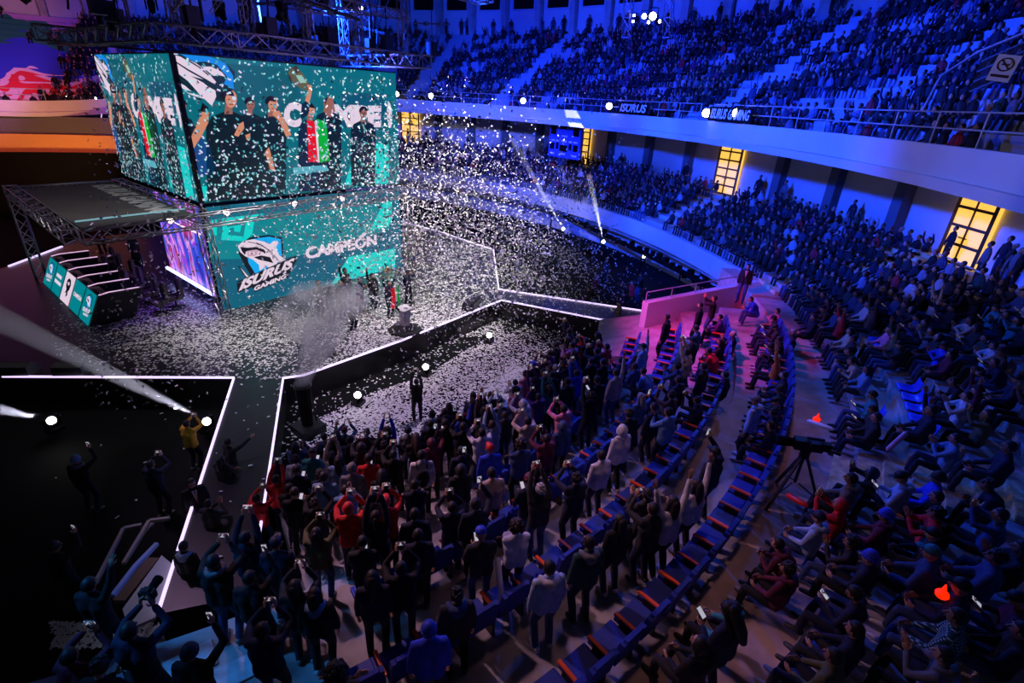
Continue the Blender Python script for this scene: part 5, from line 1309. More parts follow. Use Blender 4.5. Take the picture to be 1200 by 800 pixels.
NM = [
 (424, 640, 'look_down', 'charcoal', 'short', 'black'), (470, 668, 'film', 'black', 'short', 'black'), (436, 680, 'stand', 'navy', 'long', 'black'), (486, 570, 'cross', 'navy', 'short', 'black'), (486, 605, 'stand', 'navy', 'short', 'black'),
 (437, 585, 'stand', 'grey', 'short', 'black'), (440, 607, 'film_high', 'navy', 'ponytail', 'dark brown'), (408, 598, 'film', 'red', 'beanie', 'red'), (452, 590, 'film', 'red', 'cap', 'red'), (412, 551, 'stand', 'grey', 'beanie', 'grey'),
 (423, 525, 'film', 'charcoal', 'hood', 'black'), (450, 523, 'film', 'black', 'tousled', 'black'), (461, 534, 'film', 'black', 'short', 'black'), (494, 535, 'stand', 'white', 'short', 'black'), (506, 520, 'film_one', 'maroon', 'hood', 'maroon'),
 (522, 498, 'look_down', 'black', 'short', 'black'), (551, 478, 'wave', 'maroon', 'short', 'black'), (543, 501, 'film', 'black', 'short', 'black'), (541, 530, 'stand', 'navy', 'short', 'black'), (575, 527, 'stand', 'royal blue', 'cap', 'red'),
 (565, 508, 'film', 'white', 'short', 'black'), (586, 472, 'film', 'pale blue', 'short', 'black'), (592, 487, 'film', 'charcoal', 'short', 'dark brown'), (488, 448, 'film_high', 'black', 'short', 'black'), (577, 556, 'stand', 'beige', 'short', 'black'),
 (490, 630, 'stand', 'navy', 'short', 'black'), (530, 596, 'film', 'navy', 'short', 'black'), (558, 593, 'film_one', 'navy', 'short', 'black'), (565, 630, 'look_down', 'charcoal', 'cap', 'royal blue'), (606, 620, 'cross', 'white', 'curly', 'dark brown'),
 (536, 700, 'stand', 'charcoal', 'tousled', 'black'), (503, 742, 'stand', 'royal blue', 'beanie', 'royal blue'), (645, 668, 'stand', 'pale blue', 'short', 'black'), (692, 638, 'stand', 'dark green', 'short', 'black'), (728, 612, 'stand', 'black', 'long', 'black'),
 (766, 598, 'film', 'charcoal', 'short', 'black'), (634, 575, 'film_high', 'charcoal', 'tousled', 'grey'), (622, 566, 'look_down', 'navy', 'beanie', 'maroon'), (676, 562, 'film', 'navy', 'tousled', 'black'), (706, 535, 'stand', 'white', 'short', 'black'),
 (641, 515, 'film', 'maroon', 'short', 'black'), (660, 500, 'stand', 'denim blue', 'hood', 'denim blue'), (619, 494, 'film', 'beige', 'short', 'black'), (666, 448, 'stand', 'charcoal', 'short', 'black'), (652, 432, 'clap', 'black', 'short', 'fair'), (669, 426, 'clap', 'black', 'short', 'fair'),
 (694, 424, 'cross', 'black', 'short', 'black'), (708, 425, 'stand', 'black', 'short', 'black'), (729, 423, 'clap', 'navy', 'short', 'black'), (712, 407, 'film', 'red', 'short', 'black'), (672, 405, 'clap', 'pink', 'short', 'black'), (688, 400, 'film', 'black', 'short', 'black'),
 (700, 412, 'film', 'charcoal', 'short', 'black'), (752, 466, 'stand', 'light blue', 'long', 'grey'), (768, 478, 'film_one', 'navy', 'short', 'black'), (730, 505, 'stand', 'white', 'hood', 'white'), (785, 484, 'clap', 'light blue', 'short', 'black'), (797, 446, 'stand', 'navy', 'short', 'black'),
 (745, 430, 'sit', 'denim blue', 'short', 'black'), (765, 440, 'sit_lean', 'light blue', 'short', 'black'), (783, 372, 'stand', 'black', 'short', 'black'), (822, 358, 'stand', 'black', 'short', 'black'), (838, 350, 'film', 'black', 'short', 'black'), (845, 372, 'sit', 'purple', 'short', 'black'),
 (860, 392, 'sit_clap', 'navy', 'short', 'grey'), (826, 430, 'stand', 'charcoal', 'short', 'black'), (843, 415, 'sit_lean', 'red', 'short', 'black'), (851, 440, 'sit', 'navy', 'short', 'black'), (840, 532, 'film_one', 'navy', 'cap', 'black'), (790, 590, 'cheer', 'white', 'long', 'black'),
 (818, 570, 'wave', 'white', 'long', 'black'), (760, 580, 'clap', 'charcoal', 'short', 'black')]
WH = [(480, 'near the front left of the crowd'), (560, 'in the middle of the floor crowd'), (640, 'among the lower seat rows'), (720, 'in front of the lower seats'), (800, 'between the seat rows'), (900, 'near the pink end wall')]
def where_of(px, py):
    a = 'close to the paper covered floor' if py < 500 and px < 660 else ('near the pink end wall' if py < 470 else ('among the front seat rows' if py > 640 else ('between the middle seat rows' if px > 600 else 'in the packed floor crowd')))
    return a
for (x, y, ps, top, h, hc) in NM:
    ex = None; ec = None
    if (x, y) in ((494, 535),): ex, ec = ['backpack'], 'black'
    if (x, y) in ((536, 700), (645, 668), (692, 638)): ex, ec = ['hood_down'], {536: 'denim blue', 645: 'white', 692: 'grey'}[x]
    put(x, y, ps, top, h, hc, where_of(x, y), extra=ex, exc=ec, group='standing audience')
# right hand stand, hand placed seated people
NR = [(860, 722, 'look_down', 'navy', 'long', 'black', 'beside the walkway near the bottom'), (822, 757, 'sit', 'black', 'hood', 'black', 'at the bottom edge of the walkway'), (862, 715, 'sit', 'teal', 'short', 'black', 'by the walkway at the bottom'),
 (935, 652, 'sit_lean', 'maroon', 'short', 'black', 'by the walkway'), (925, 668, 'sit', 'maroon', 'tousled', 'black', 'by the walkway'), (962, 608, 'sit', 'pale blue', 'cap', 'navy', 'next to the tripod'), (986, 592, 'sit_film', 'red', 'hood', 'red', 'behind the tripod'),
 (1000, 562, 'sit', 'grey', 'short', 'black', 'in the second row behind the tripod'), (1022, 655, 'sit', 'navy', 'beanie', 'royal blue', 'in the near stand'), (1040, 605, 'sit', 'maroon', 'beanie', 'royal blue', 'in the near stand'), (1062, 562, 'sit_phone', 'pale blue', 'cap', 'black', 'beside the pale stairs'),
 (1095, 650, 'sit', 'denim blue', 'cap', 'teal', 'in the near stand'), (1125, 725, 'sit', 'dark green', 'short', 'black', 'in checked shirt at bottom right'), (1130, 690, 'sit', 'navy', 'cap', 'black', 'behind the checked shirt'), (1110, 770, 'sit_clap', 'grey', 'short', 'black', 'at the bottom right'),
 (1175, 605, 'sit_film', 'denim blue', 'short', 'black', 'at the right edge'), (1170, 655, 'sit', 'denim blue', 'tousled', 'black', 'at the right edge'), (1122, 515, 'sit_clap', 'light blue', 'short', 'black', 'in the near stand'), (1135, 465, 'sit_clap', 'white', 'short', 'black', 'in the near stand'),
 (1090, 490, 'sit', 'navy', 'short', 'black', 'in the near stand'), (1185, 525, 'sit', 'navy', 'short', 'black', 'at the right edge'), (1195, 445, 'sit', 'navy', 'cap', 'black', 'at the right edge'), (912, 420, 'sit_cheer', 'orange', 'cap', 'beige', 'in the seats beside the walkway'),
 (888, 470, 'stand', 'pale blue', 'cap', 'grey', 'standing at the walkway seats'), (905, 500, 'sit', 'navy', 'short', 'black', 'in the seats beside the walkway'), (920, 440, 'sit', 'navy', 'short', 'black', 'in the seats beside the walkway'), (1005, 740, 'sit', 'navy', 'short', 'black', 'near the empty blue seats'),
 (980, 772, 'sit', 'olive', 'short', 'black', 'beside the empty blue seats'), (1008, 700, 'sit_phone', 'navy', 'short', 'black', 'above the empty blue seats'), (955, 372, 'sit', 'navy', 'short', 'black', 'behind the suit'), (912, 365, 'sit_clap', 'pink', 'short', 'black', 'behind the suited person'),
 (890, 352, 'sit_lean', 'royal blue', 'short', 'black', 'beside the suited person'), (930, 390, 'sit', 'navy', 'short', 'grey', 'below the aisle stairs')]
for (x, y, ps, top, h, hc, w) in NR:
    px_, py_ = x, y
    put(x, y, ps, top, h, hc, w, group='audience in the near stand', face=(11, 20, 1), extra=['hood_down'] if top in ('pale blue', 'grey', 'maroon') and h != 'hood' else None)
# checked shirt
def plaid():
    m = bpy.data.materials.new('checked_cloth'); m.use_nodes = True; nt = m.node_tree; b = nt.nodes['Principled BSDF']; b.inputs['Roughness'].default_value = .85
    tc = nt.nodes.new('ShaderNodeTexCoord'); prev = None
    for ax, sc in (('X', 9), ('Z', 9)):
        w = nt.nodes.new('ShaderNodeTexWave'); w.bands_direction = ax; w.inputs['Scale'].default_value = sc; nt.links.new(tc.outputs['Object'], w.inputs['Vector'])
        if prev: a = nt.nodes.new('ShaderNodeMath'); a.operation = 'ADD'; nt.links.new(prev.outputs['Fac'], a.inputs[0]); nt.links.new(w.outputs['Fac'], a.inputs[1]); prev = a
        else: prev = w
    cr = nt.nodes.new('ShaderNodeValToRGB'); e = cr.color_ramp.elements; cr.color_ramp.interpolation = 'CONSTANT'; e[0].position = 0; e[0].color = (.005, .05, .03, 1); e[1].position = .75; e[1].color = (.45, .6, .6, 1)
    x = e.new(.45); x.color = (.02, .12, .15, 1)
    d = nt.nodes.new('ShaderNodeMath'); d.operation = 'MULTIPLY'; d.inputs[1].default_value = .5; nt.links.new(prev.outputs[0], d.inputs[0]); nt.links.new(d.outputs[0], cr.inputs[0]); nt.links.new(cr.outputs[0], b.inputs['Base Color']); return m
for q in PEOPLE:
    if 'checked shirt' in q['label'] and 'dark green' in q['label']:
        j = [c for c in q.children if c.name.startswith('jacket')][0]; j.material_slots[0].link = 'OBJECT'; j.material_slots[0].material = plaid()
# photographers' camera for the bottom left person, broadcast camera and tripod
def camera_obj(p, rz, lab, s=1.0):
    root = empty('camera', p, rz); o = MB(); o.box((0, 0, 0), (.14*s, .07*s, .10*s)); o.box((0, 0, .06*s), (.06*s, .06*s, .03*s)); o.build('body', M_dark, root)
    o = MB(); o.smooth = True; o.cyl((0, .03*s, 0), (0, .16*s, 0), .042*s, 12); o.cyl((0, .15*s, 0), (0, .19*s, 0), .048*s, 12); o.build('lens_barrel', M_black, root); return tag(root, lab, 'camera')
q = [o for o in PEOPLE if 'photographer in navy' in o['label']][0]; M = q.matrix_basis; camera_obj(M @ Vector((0, .42, 1.72)), q.rotation_euler.z, 'black photo camera raised by the photographer at bottom left', 1.25)
q = [o for o in PEOPLE if 'photographer in mustard' in o['label']][0]; M = q.matrix_basis
tp = hit(922, 590, 0); root = empty('tripod', tp)
o = MB(); 
for k in range(3): a = 2*PI*k/3+.6; 
o.cyl((0, 0, 1.15), (0, 0, 1.3), .09, 10); o.cyl((0, 0, .55), (0, 0, 1.2), .03, 8); o.build('head', M_dark, root)
for k in range(3): a = 2*PI*k/3+.6; o = MB(); o.bar((.05*math.cos(a), .05*math.sin(a), 1.18), (.6*math.cos(a), .6*math.sin(a), .03), .045); o.bar((.07*math.cos(a), .07*math.sin(a), .55), (.4*math.cos(a), .4*math.sin(a), .38), .02); o.build('leg', M_dark, root)
tag(root, 'black camera tripod standing on the walkway', 'tripod')
root = empty('broadcast_camera', tp+Vector((0, 0, 1.42)), .5); o = MB(); o.box((0, 0, .02), (.18, .5, .2)); o.box((0, -.1, .16), (.04, .3, .04)); o.box((0, -.32, .02), (.12, .14, .16)); o.build('body', M_dark, root)
o = MB(); o.smooth = True; o.cyl((0, .25, .02), (0, .55, .02), .08, 14, .1); o.build('lens_barrel', M_black, root); o = MB(); o.box((-.15, -.05, .12), (.1, .16, .1)); o.build('viewfinder', M_dark, root); o = MB(); o.bar((.05, -.2, -.08), (.2, -.7, -.2), .03); o.build('pan_handle', M_dark, root)
tag(root, 'black broadcast camera on the tripod beside the walkway seats', 'camera')
# inflatable noise sticks
def stick(p, q, m, lab):
    root = empty('noise_stick', p); d = Vector(q)-Vector(p); o = MB(); o.smooth = True; o.tube([(0, 0, 0), d*.04, d*.96, d], [.03, .05, .05, .03], 10); o.build('tube', m, root)
    u = d.normalized(); return tag(root, lab, 'noise stick')
def onz(px, py, base, h): 
    b = hit(px, py, h); return Vector((b.x, b.y, b.z+h))
stick(onz(588, 705, 0, .7), onz(583, 655, 0, 1.25), M_white, 'white inflatable noise stick held upright beside the curly haired person')
stick(onz(947, 493, 0, .9), onz(975, 503, 0, 1.0), M_white, 'white inflatable noise stick pointing over the walkway')
stick(onz(923, 580, 0, .9), onz(945, 592, 0, 1.0), mat('red_vinyl', (.8, .02, .02), .4), 'red inflatable noise stick pointing over the walkway near the tripod')
stick(onz(1040, 527, 0, .9), onz(1062, 507, 0, 1.2), mat('pink_vinyl', (.8, .35, .5), .4), 'pale pink noise stick slanting in the near stand')
for (x, y, l) in ((957, 491, 'red cloth tip above the walkway beside the white stick'), (1104, 696, 'bright red round lamp toy held up in the near stand')):
    root = empty('red_toy', onz(x, y, 0, 1.0)); o = MB(); o.smooth = True; o.ell((0, 0, 0), (.08, .08, .06), 10, 8); o.tube([(0, 0, 0), (.05, 0, .12)], [.05, .01], 8); o.build('body', mat('red_glow', (.9, .02, .01), emit=(1, .02, .0), es=1.2), root); tag(root, l, 'toy')

# ------------------------------------------------------------------ seats of the terraces
def make_seat():
    root = empty('folding_seat', (0, 0, 0))
    o = MB(); o.smooth = False; o.box((0, 0, .43), (.50, .44, .09)); o.box((0, .02, .485), (.46, .40, .03), taper=.9); o.build('seat', M_seat, root)
    o = MB(); o.box((0, -.27, .70), (.50, .08, .50), rot=Matrix.Rotation(.16, 3, 'X')); o.box((0, -.312, .93), (.44, .07, .10), rot=Matrix.Rotation(.16, 3, 'X'), taper=.8); o.build('backrest', M_seat, root)
    o = MB(); o.box((.285, -.02, .62), (.055, .40, .035)); o.box((.285, .17, .605), (.05, .05, .03)); o.build('armrest', M_arm, root)
    o = MB(); o.box((.285, -.05, .3), (.035, .30, .6), taper=.9); o.box((.285, 0, .02), (.06, .4, .04)); o.build('support', M_dark, root)
    return root
seat0 = make_seat(); nseat = 0
ROWS = [('A', 24.10, 2.6, -65.5, -137, 'in the top row along the walkway'), ('B', 22.42, 2.3, -64.5, -112.5, 'in the second row below the walkway'), ('C', 20.85, 1.95, -66, -107, 'in the third row below the walkway'), ('D', 19.50, 1.5, -67, -98, 'in the fourth row below the walkway')]
first = True
SEATROWS = []
for nm, r, z, a0, a1, w in ROWS:
    n = int(abs(a1-a0)*D2R*r/.59)
    for i in range(n):
        a = (a0-(i+.5)*.59/r/D2R)*D2R; p = polar(CN, r, a, z); x, y = proj(p+Vector((0, 0, .6)))
        if not (-30 < x < 1230 and -20 < y < 830): continue
        s = seat0 if first else copy_tree(seat0); first = False; s.location = p; s.rotation_euler = (0, 0, a+PI/2)
        SEATROWS.append((nm, p, a)); nseat += 1
        sec = 'by the pink end wall' if a > -76*D2R else ('level with the tripod' if a > -92*D2R else ('midway' if a > -112*D2R else 'toward the bottom'))
        tag(s, 'blue folding seat %s, %s' % (w, sec), 'seat', 'folding seats %s, %s' % (w, sec))
# blue plastic shells in the near stand
def make_shell():
    root = empty('plastic_seat', (0, 0, 0)); o = MB(); o.smooth = True
    prof = [(.20, .04), (.16, .07), (.0, .055), (-.13, .07), (-.19, .14), (-.22, .28), (-.235, .36)]; vs = []; n = 6
    for t in (0, -.012):
        for y, z in prof:
            for i in range(n+1): u = i/n*2-1; vs.append((u*.215, y, z+t+.035*u*u))
    W = n+1; K = len(prof); N = W*K; fs = []
    for j in range(K-1):
        for i in range(n): a = j*W+i; fs.append((a, a+1, a+W+1, a+W)); fs.append((N+a, N+a+W, N+a+W+1, N+a+1))
        fs.append((j*W, (j+1)*W, N+(j+1)*W, N+j*W)); fs.append((j*W+n, N+j*W+n, N+(j+1)*W+n, (j+1)*W+n))
    for i in range(n): fs.append((i, N+i, N+i+1, i+1)); b = (K-1)*W; fs.append((b+i, b+i+1, N+b+i+1, N+b+i))
    o.add(vs, fs); o.build('shell', M_pl, root); o = MB(); o.box((0, 0, .02), (.3, .2, .05)); o.build('bracket', M_dark, root); return root
shell0 = None
NSTAND = []
for k in range(6):
    r = RNEAR+k*STEP_D+.28; z = ZW+(k+1)*STEP_H
    n = int(110*D2R*r/.56)
    for i in range(n):
        a = -51*D2R-(i+.5)*.56/r; p = polar(CN, r, a, z); x, y = proj(p+Vector((0, 0, .3)))
        if not (-10 < x < 1215 and 0 < y < 815): continue
        ok = all(abs((a-aa+PI) % (2*PI)-PI)*r > w/2+.3 for aa, w in AISLES_N)
        if not ok: continue
        NSTAND.append((k, p, a, x, y))
# which near-stand places are empty (blue shells show) and which are taken
def empty_spot(x, y):
    return (905 < x < 990 and 655 < y < 800) or (1062 < x < 1100 and 420 < y < 470) or (1060 < x < 1090 and 470 < y < 500) or (1000 < x < 1040 and 385 < y < 410) or (1010 < x < 1040 and 470 < y < 485) or (1180 < x and 410 < y < 440)
rs = random.Random(21); seats_e = 0
TOPS = ['black']*9+['navy']*7+['charcoal']*6+['denim blue']*4+['royal blue']*2+['purple', 'maroon', 'grey', 'white', 'pale blue', 'light blue', 'dark green', 'brown', 'olive', 'teal', 'red', 'beige', 'pink']
HAIRL = ['short']*7+['tousled']*4+['long']*3+['ponytail', 'curly', 'cap', 'beanie', 'hood', 'cap']
cands = []
for k, p, a, x, y in NSTAND:
    if empty_spot(x, y):
        s = copy_tree(shell0) if shell0 else make_shell(); shell0 = shell0 or s
        s.location = p; s.rotation_euler = (0, 0, a+PI/2); seats_e += 1
        sec = 'beside the walkway near the bottom' if y > 640 else ('in the middle of the near stand' if y > 412 else 'high in the near stand')
        tag(s, 'empty blue plastic seat %s' % sec, 'seat', 'empty plastic seats %s' % sec); continue
    # feet rest on the step below: shift inwards
    q = polar(CN, rn(p)-.16, a, p.z-STEP_H+(.0 if k else 0.0)); 
    if near_any(q, .46): continue
    if rs.random() < .10: continue
    cands.append(((p-CAM).length, k, q, a))
# random standing people on floor / tiers, only where the crowd stands
def crowd_poly(x, y):
    P = [(330, 560), (345, 520), (400, 505), (470, 505), (520, 480), (600, 448), (650, 405), (665, 385), (700, 392), (745, 408), (770, 400), (800, 385), (850, 380), (855, 440), (820, 500), (760, 570), (700, 620), (620, 690), (520, 760), (400, 800), (330, 800), (190, 800), (190, 640), (250, 600)]
    ins = False; j = len(P)-1
    for i in range(len(P)):
        if (P[i][1] > y) != (P[j][1] > y) and x < (P[j][0]-P[i][0])*(y-P[i][1])/(P[j][1]-P[i][1])+P[i][0]: ins = not ins
        j = i
    return ins
FILL = []
tries = 0
zones = [(13.0, 15.1, 0.0, .50, 62), (15.35, 16.65, .55, .50, 40), (16.95, 18.05, 1.05, .50, 44), (18.4, 19.1, 1.5, .52, 26), (20.1, 20.45, 1.95, .6, 16), (21.6, 22.0, 2.3, .7, 14), (23.2, 23.6, 2.6, .9, 6)]
for r0, r1, z, sep, cap_ in zones:
    c = 0
    for t in range(9000):
        r = rs.uniform(r0, r1); a = rs.uniform(-62, -152)*D2R; p = polar(CN, r, a, z); hx, hy = proj(p+Vector((0, 0, 1.6)))
        if not crowd_poly(hx, hy) or not (0 < hx < 1200 and hy < 815): continue
        if abs(ground(p)-z) > .01 or near_any(p, sep): continue
        PLACED.append(p); FILL.append((p, hx, hy)); c += 1
        if c >= cap_: break
for p, hx, hy in FILL:
    ps = rs.choice(['stand', 'film', 'film', 'film_high', 'film_one', 'clap', 'look_down', 'cross', 'wave', 'stand', 'stand'])
    top = rs.choice(TOPS); h = rs.choice(HAIRL); hc = rs.choice(['black', 'black', 'black', 'dark brown']) if h not in ('cap', 'beanie') else rs.choice(['black', 'navy', 'grey', 'royal blue', 'maroon'])
    w = where_of(hx, hy)
    for _ in range(14):
        hw = HAIRWORD[h].format(top if h == 'hood' else hc)
        if LABELS.get('person in %s top, %s, %s%s' % (top, hw, POSEWORD[ps], ' '+w), 0) == 0: break
        ps = rs.choice(['stand', 'film', 'film_high', 'film_one', 'clap', 'look_down', 'cross', 'wave', 'point']); top = rs.choice(TOPS); h = rs.choice(HAIRL); hc = 'black'
    person(p, ps, STG, top, h, hc, rs.choice(['black', 'navy', 'charcoal', 'denim blue']), s=rs.uniform(.93, 1.03), where=w, group='standing audience')
# seated in the terrace rows near the end wall and row A top
for nm, p, a in SEATROWS:
    x, y = proj(p+Vector((0, 0, 1.2)))
    if nm in 'AB' and y < 500 and not near_any(p, .5) and rs.random() < (.9 if nm == 'A' else .55):
        q = Vector((p.x, p.y, p.z)); PLACED.append(q); top = rs.choice(TOPS); ps = rs.choice(['sit', 'sit_clap', 'sit_film', 'sit_phone', 'sit_lean']); h = rs.choice(HAIRL)
        person(q, ps, CN+Vector((4, -3, 0)), top, h, 'black', 'navy', s=rs.uniform(.94, 1.02), where='in the %s row by the walkway' % ('top' if nm == 'A' else 'second'), group='audience in the folding seats')
cands.sort(key=lambda t: t[0])
LIMIT = 306; LOWP = []
for dist, k, q, a in cands:
    if len(PEOPLE) < LIMIT:
        ps = rs.choice(['sit', 'sit', 'sit', 'sit_clap', 'sit_film', 'sit_phone', 'sit_lean', 'sit_cheer']); top = rs.choice(TOPS); h = rs.choice(HAIRL); hc = 'black'
        w = 'in the %s row of the near stand' % ['front', 'second', 'third', 'fourth', 'fifth', 'back'][k]
        for _ in range(14):
            hw = HAIRWORD[h].format(top if h == 'hood' else hc)
            if LABELS.get('person in %s top, %s, %s%s' % (top, hw, POSEWORD[ps], ' '+w), 0) == 0: break
            ps = rs.choice(['sit', 'sit_clap', 'sit_film', 'sit_phone', 'sit_lean', 'sit_cheer']); top = rs.choice(TOPS); h = rs.choice(HAIRL)
        person(q, ps, CN, top, h, hc, rs.choice(['black', 'navy', 'denim blue', 'charcoal']), s=rs.uniform(.93, 1.02), where=w, group='audience in the near stand')
    else: LOWP.append((q, a+PI/2, 'sit', q.z))
# ------------------------------------------------------------------ the far crowd: one mass of small figures
def lowfig(kind):
    b = MB(); parts = []
    def seg(part, fn): n0 = len(b.v); fn(); parts.extend([part]*(len(b.v)-n0))
    sitp = kind != 'stand'; hz = 1.16 if sitp else 1.61; sh = hz-.22; pz = .48 if sitp else .92
    up = kind == 'cheer'
    seg('top', lambda: b.ell((0, 0, (sh+pz)/2+.02), (.19, .13, (sh-pz)/2+.12), 8, 5))
    seg('skin', lambda: b.ell((0, .03, hz-.01), (.077, .09, .11), 8, 5))
    seg('hair', lambda: b.ell((0, -.005, hz+.03), (.09, .10, .10), 8, 4))
    for s in (-1, 1):
        if up: h = (s*.25, .12, sh+.5); e = (s*.3, .05, sh+.2)
        elif kind == 'clap': h = (s*.03, .34, sh-.05); e = (s*.22, .12, sh-.22)
        else: h = (s*.12, .32, pz+.1) if sitp else (s*.24, .08, pz-.1); e = (s*.25, .02, sh-.25)
        seg('top', lambda: b.tube([(s*.17, 0, sh), e, h], [.055, .048, .036], 5, False))
        seg('skin', lambda: b.ell(h, .045, 5, 4))
        if sitp: seg('leg', lambda: b.tube([(s*.09, .02, .50), (s*.12, .42, .50), (s*.12, .46, .06)], [.09, .07, .05], 5, False))
        else: seg('leg', lambda: b.tube([(s*.09, 0, .92), (s*.1, .02, .5), (s*.11, 0, .04)], [.10, .075, .055], 5, False))
    return [v.copy() for v in b.v], [tuple(f) for f in b.f], parts
LF = {k: lowfig(k) for k in ('sit', 'clap', 'cheer', 'stand')}
# ring stand seats
FARTOPS = [(.004, .005, .007)]*9+[(.006, .008, .022)]*7+[(.014, .016, .02)]*6+[(.04, .05, .10)]*3+[(.14, .16, .2)]*2+[(.4, .4, .45), (.4, .015, .02), (.15, .02, .08), (.2, .2, .28), (.015, .06, .06)]
def ring_crowd():
    for k in range(7):
        r = RRING+.35+k*STEP_D+.05; z = ZW+k*RSH
        a = -49.5*D2R
        while a < 62*D2R:
            a += rs.uniform(.50, .62)/r
            p = polar(C0, r, a, z); x, y = proj(p+Vector((0, 0, 1.1)))
            if not (440 < x < 1210 and y > -10): continue
            if any(abs(a-aa)*r < w/2+.25 for aa, w in AISLES_F): continue
            if rs.random() < .09: continue
            LOWP.append((p+Vector((0, 0, 0)), a+PI/2, rs.choice(['sit', 'sit', 'sit', 'clap', 'cheer', 'sit']), z))
    # people standing along the wall at the top
    a = -50*D2R
    while a < 40*D2R:
        a += rs.uniform(1, 9)/44; p = polar(C0, 44.1, a, ZW+7*RSH); LOWP.append((p, a+PI/2+rs.uniform(-.8, .8), 'stand', p.z))
def upper_crowd():
    for k in range(15):
        z = 8.8+k*USH; rr0 = 39.6+k*USD+.0
        for lo, hi in ((-78, 24), (24, 62), (62, 106)):
            a = lo*D2R
            while a < hi*D2R:
                a += rs.uniform(.50, .66)/rr0
                p = polar(C0, rr0+radj(a), a, z+zadj(a)); x, y = proj(p+Vector((0, 0, 1.1)))
                if not (-20 < x < 1215 and -30 < y < 400): continue
                if lo > 60 and (x > 460 or rs.random() < (.25 if k == 0 and False else .35 if k < 1 else .93)): continue
                if any(abs(a-aa)*rr0 < .95 for aa in AISLES_U): continue
                if x < 620 and lo < 0 and k > 9 and rs.random() < .6: continue
                # empty benches in patches
                ns = math.sin(a*23+k*.9)*math.sin(a*9.1-k*.5)+.35*math.sin(a*61+k*2.2)
                if ns > .52 or rs.random() < .13: continue
                LOWP.append((p, a+PI/2, rs.choice(['sit', 'sit', 'clap', 'sit', 'cheer', 'sit', 'sit']) if rs.random() < .93 else 'stand', z))
        # aisle sitters
    a = -70*D2R
    while a < 22*D2R:
        a += rs.uniform(.6, 4)/52; p = polar(C0, 52.0, a, 8.8+15*USH)
        LOWP.append((p, a+PI/2, 'stand', p.z))
def landing_crowd():
    for i in range(34):
        a = rs.uniform(-54, -80)*D2R; r = rs.uniform(RNEAR+5.1, RNEAR+6.6); p = polar(CN, r, a, ZW+6*STEP_H)
        if rf(p) > 44.1: continue
        LOWP.append((p, a+PI/2+rs.uniform(-.6, .6), 'stand', p.z))
ring_crowd(); upper_crowd(); landing_crowd()
def build_mass(name, L):
    V, F, Cc = [], [], []
    for p, rz, kind, z in L:
        vs, fs, parts = LF[kind]; s = rs.uniform(.9, 1.04); c, sn = math.cos(rz)*s, math.sin(rz)*s; b = len(V)
        top = rs.choice(FARTOPS); sk = rs.choice(SKINS); hr = rs.choice([(.01, .008, .008)]*6+[(.03, .015, .01), (.02, .03, .1), (.3, .3, .32), (.3, .02, .02)]); lg = rs.choice([(.02, .025, .05), (.012, .012, .015), (.06, .10, .22)])
        d = {'top': top, 'skin': sk, 'hair': hr, 'leg': lg}
        for v, pt in zip(vs, parts): V.append((p.x+v.x*c-v.y*sn, p.y+v.x*sn+v.y*c, p.z+v.z*s)); Cc.extend((*d[pt], 1))
        F += [tuple(b+i for i in f) for f in fs]
    me = bpy.data.meshes.new(name); me.from_pydata(V, [], F); me.materials.append(mat('crowd_clothing', attr='col', rough=.8)); me.polygons.foreach_set('use_smooth', [True]*len(me.polygons))
    at = me.color_attributes.new('col', 'FLOAT_COLOR', 'POINT'); at.data.foreach_set('color', Cc); me.update()
    return link(bpy.data.objects.new(name, me))
print('PEOPLE', len(PEOPLE), 'CROWD', len(LOWP), 'SEATS', nseat, seats_e)
cr = build_mass('crowd', [(p, rz, k, z) for p, rz, k, z in LOWP])
tag(cr, 'dense seated and standing crowd filling the far and upper stands', 'crowd', kind='stuff')

# ------------------------------------------------------------------ paper confetti
def conf_mesh(name, pts, size, flat, label):
    V, F = [], []
    for p in pts:
        s = size*rs.uniform(.6, 1.25); a = rs.uniform(0, 2*PI)
        if flat: u = Vector((math.cos(a), math.sin(a), rs.uniform(-.15, .15))); v = Vector((-math.sin(a), math.cos(a), rs.uniform(-.15, .15)))
        else:
            u = Vector((rs.gauss(0, 1), rs.gauss(0, 1), rs.gauss(0, 1))).normalized(); v = u.cross(Vector((rs.gauss(0, 1), rs.gauss(0, 1), rs.gauss(0, 1)))).normalized()
        b = len(V); u = u*s; v = v*s*.55
        V += [tuple(p-u-v), tuple(p+u-v), tuple(p+u+v), tuple(p-u+v)]; F.append((b, b+1, b+2, b+3))
    o = mesh_obj(name, V, F, mat('white_paper', (.85, .83, .84), .6)); return tag(o, label, 'confetti', kind='stuff')
def in_stage(x, y):
    ins = False; j = len(STAGE)-1
    for i in range(len(STAGE)):
        xi, yi = STAGE[i]; xj, yj = STAGE[j]
        if (yi > y) != (yj > y) and x < (xj-xi)*(y-yi)/(yj-yi)+xi: ins = not ins
        j = i
    return ins
pts = []
def floor_pts(n, fn_density):
    c = 0; t = 0
    while c < n and t < n*40:
        t += 1; px = rs.uniform(60, 760); py = rs.uniform(240, 760)
        w = fn_density(px, py)
        if rs.random() > w: continue
        q = atz(px, py, ZS); z = ZS+.012
        if not in_stage(q.x, q.y):
            q = None
            for zg in (1.5, 1.05, .55, 0.0):
                q_ = atz(px, py, zg)
                if abs(ground(q_)-zg) < .01: q = q_; break
            if q is None: continue
            z = zg+.012
            if in_stage(q.x, q.y): continue
        q.z = z+rs.uniform(0, .03); pts.append(q); c += 1
def g2(x, y, cx, cy, sx, sy): return math.exp(-((x-cx)/sx)**2-((y-cy)/sy)**2)
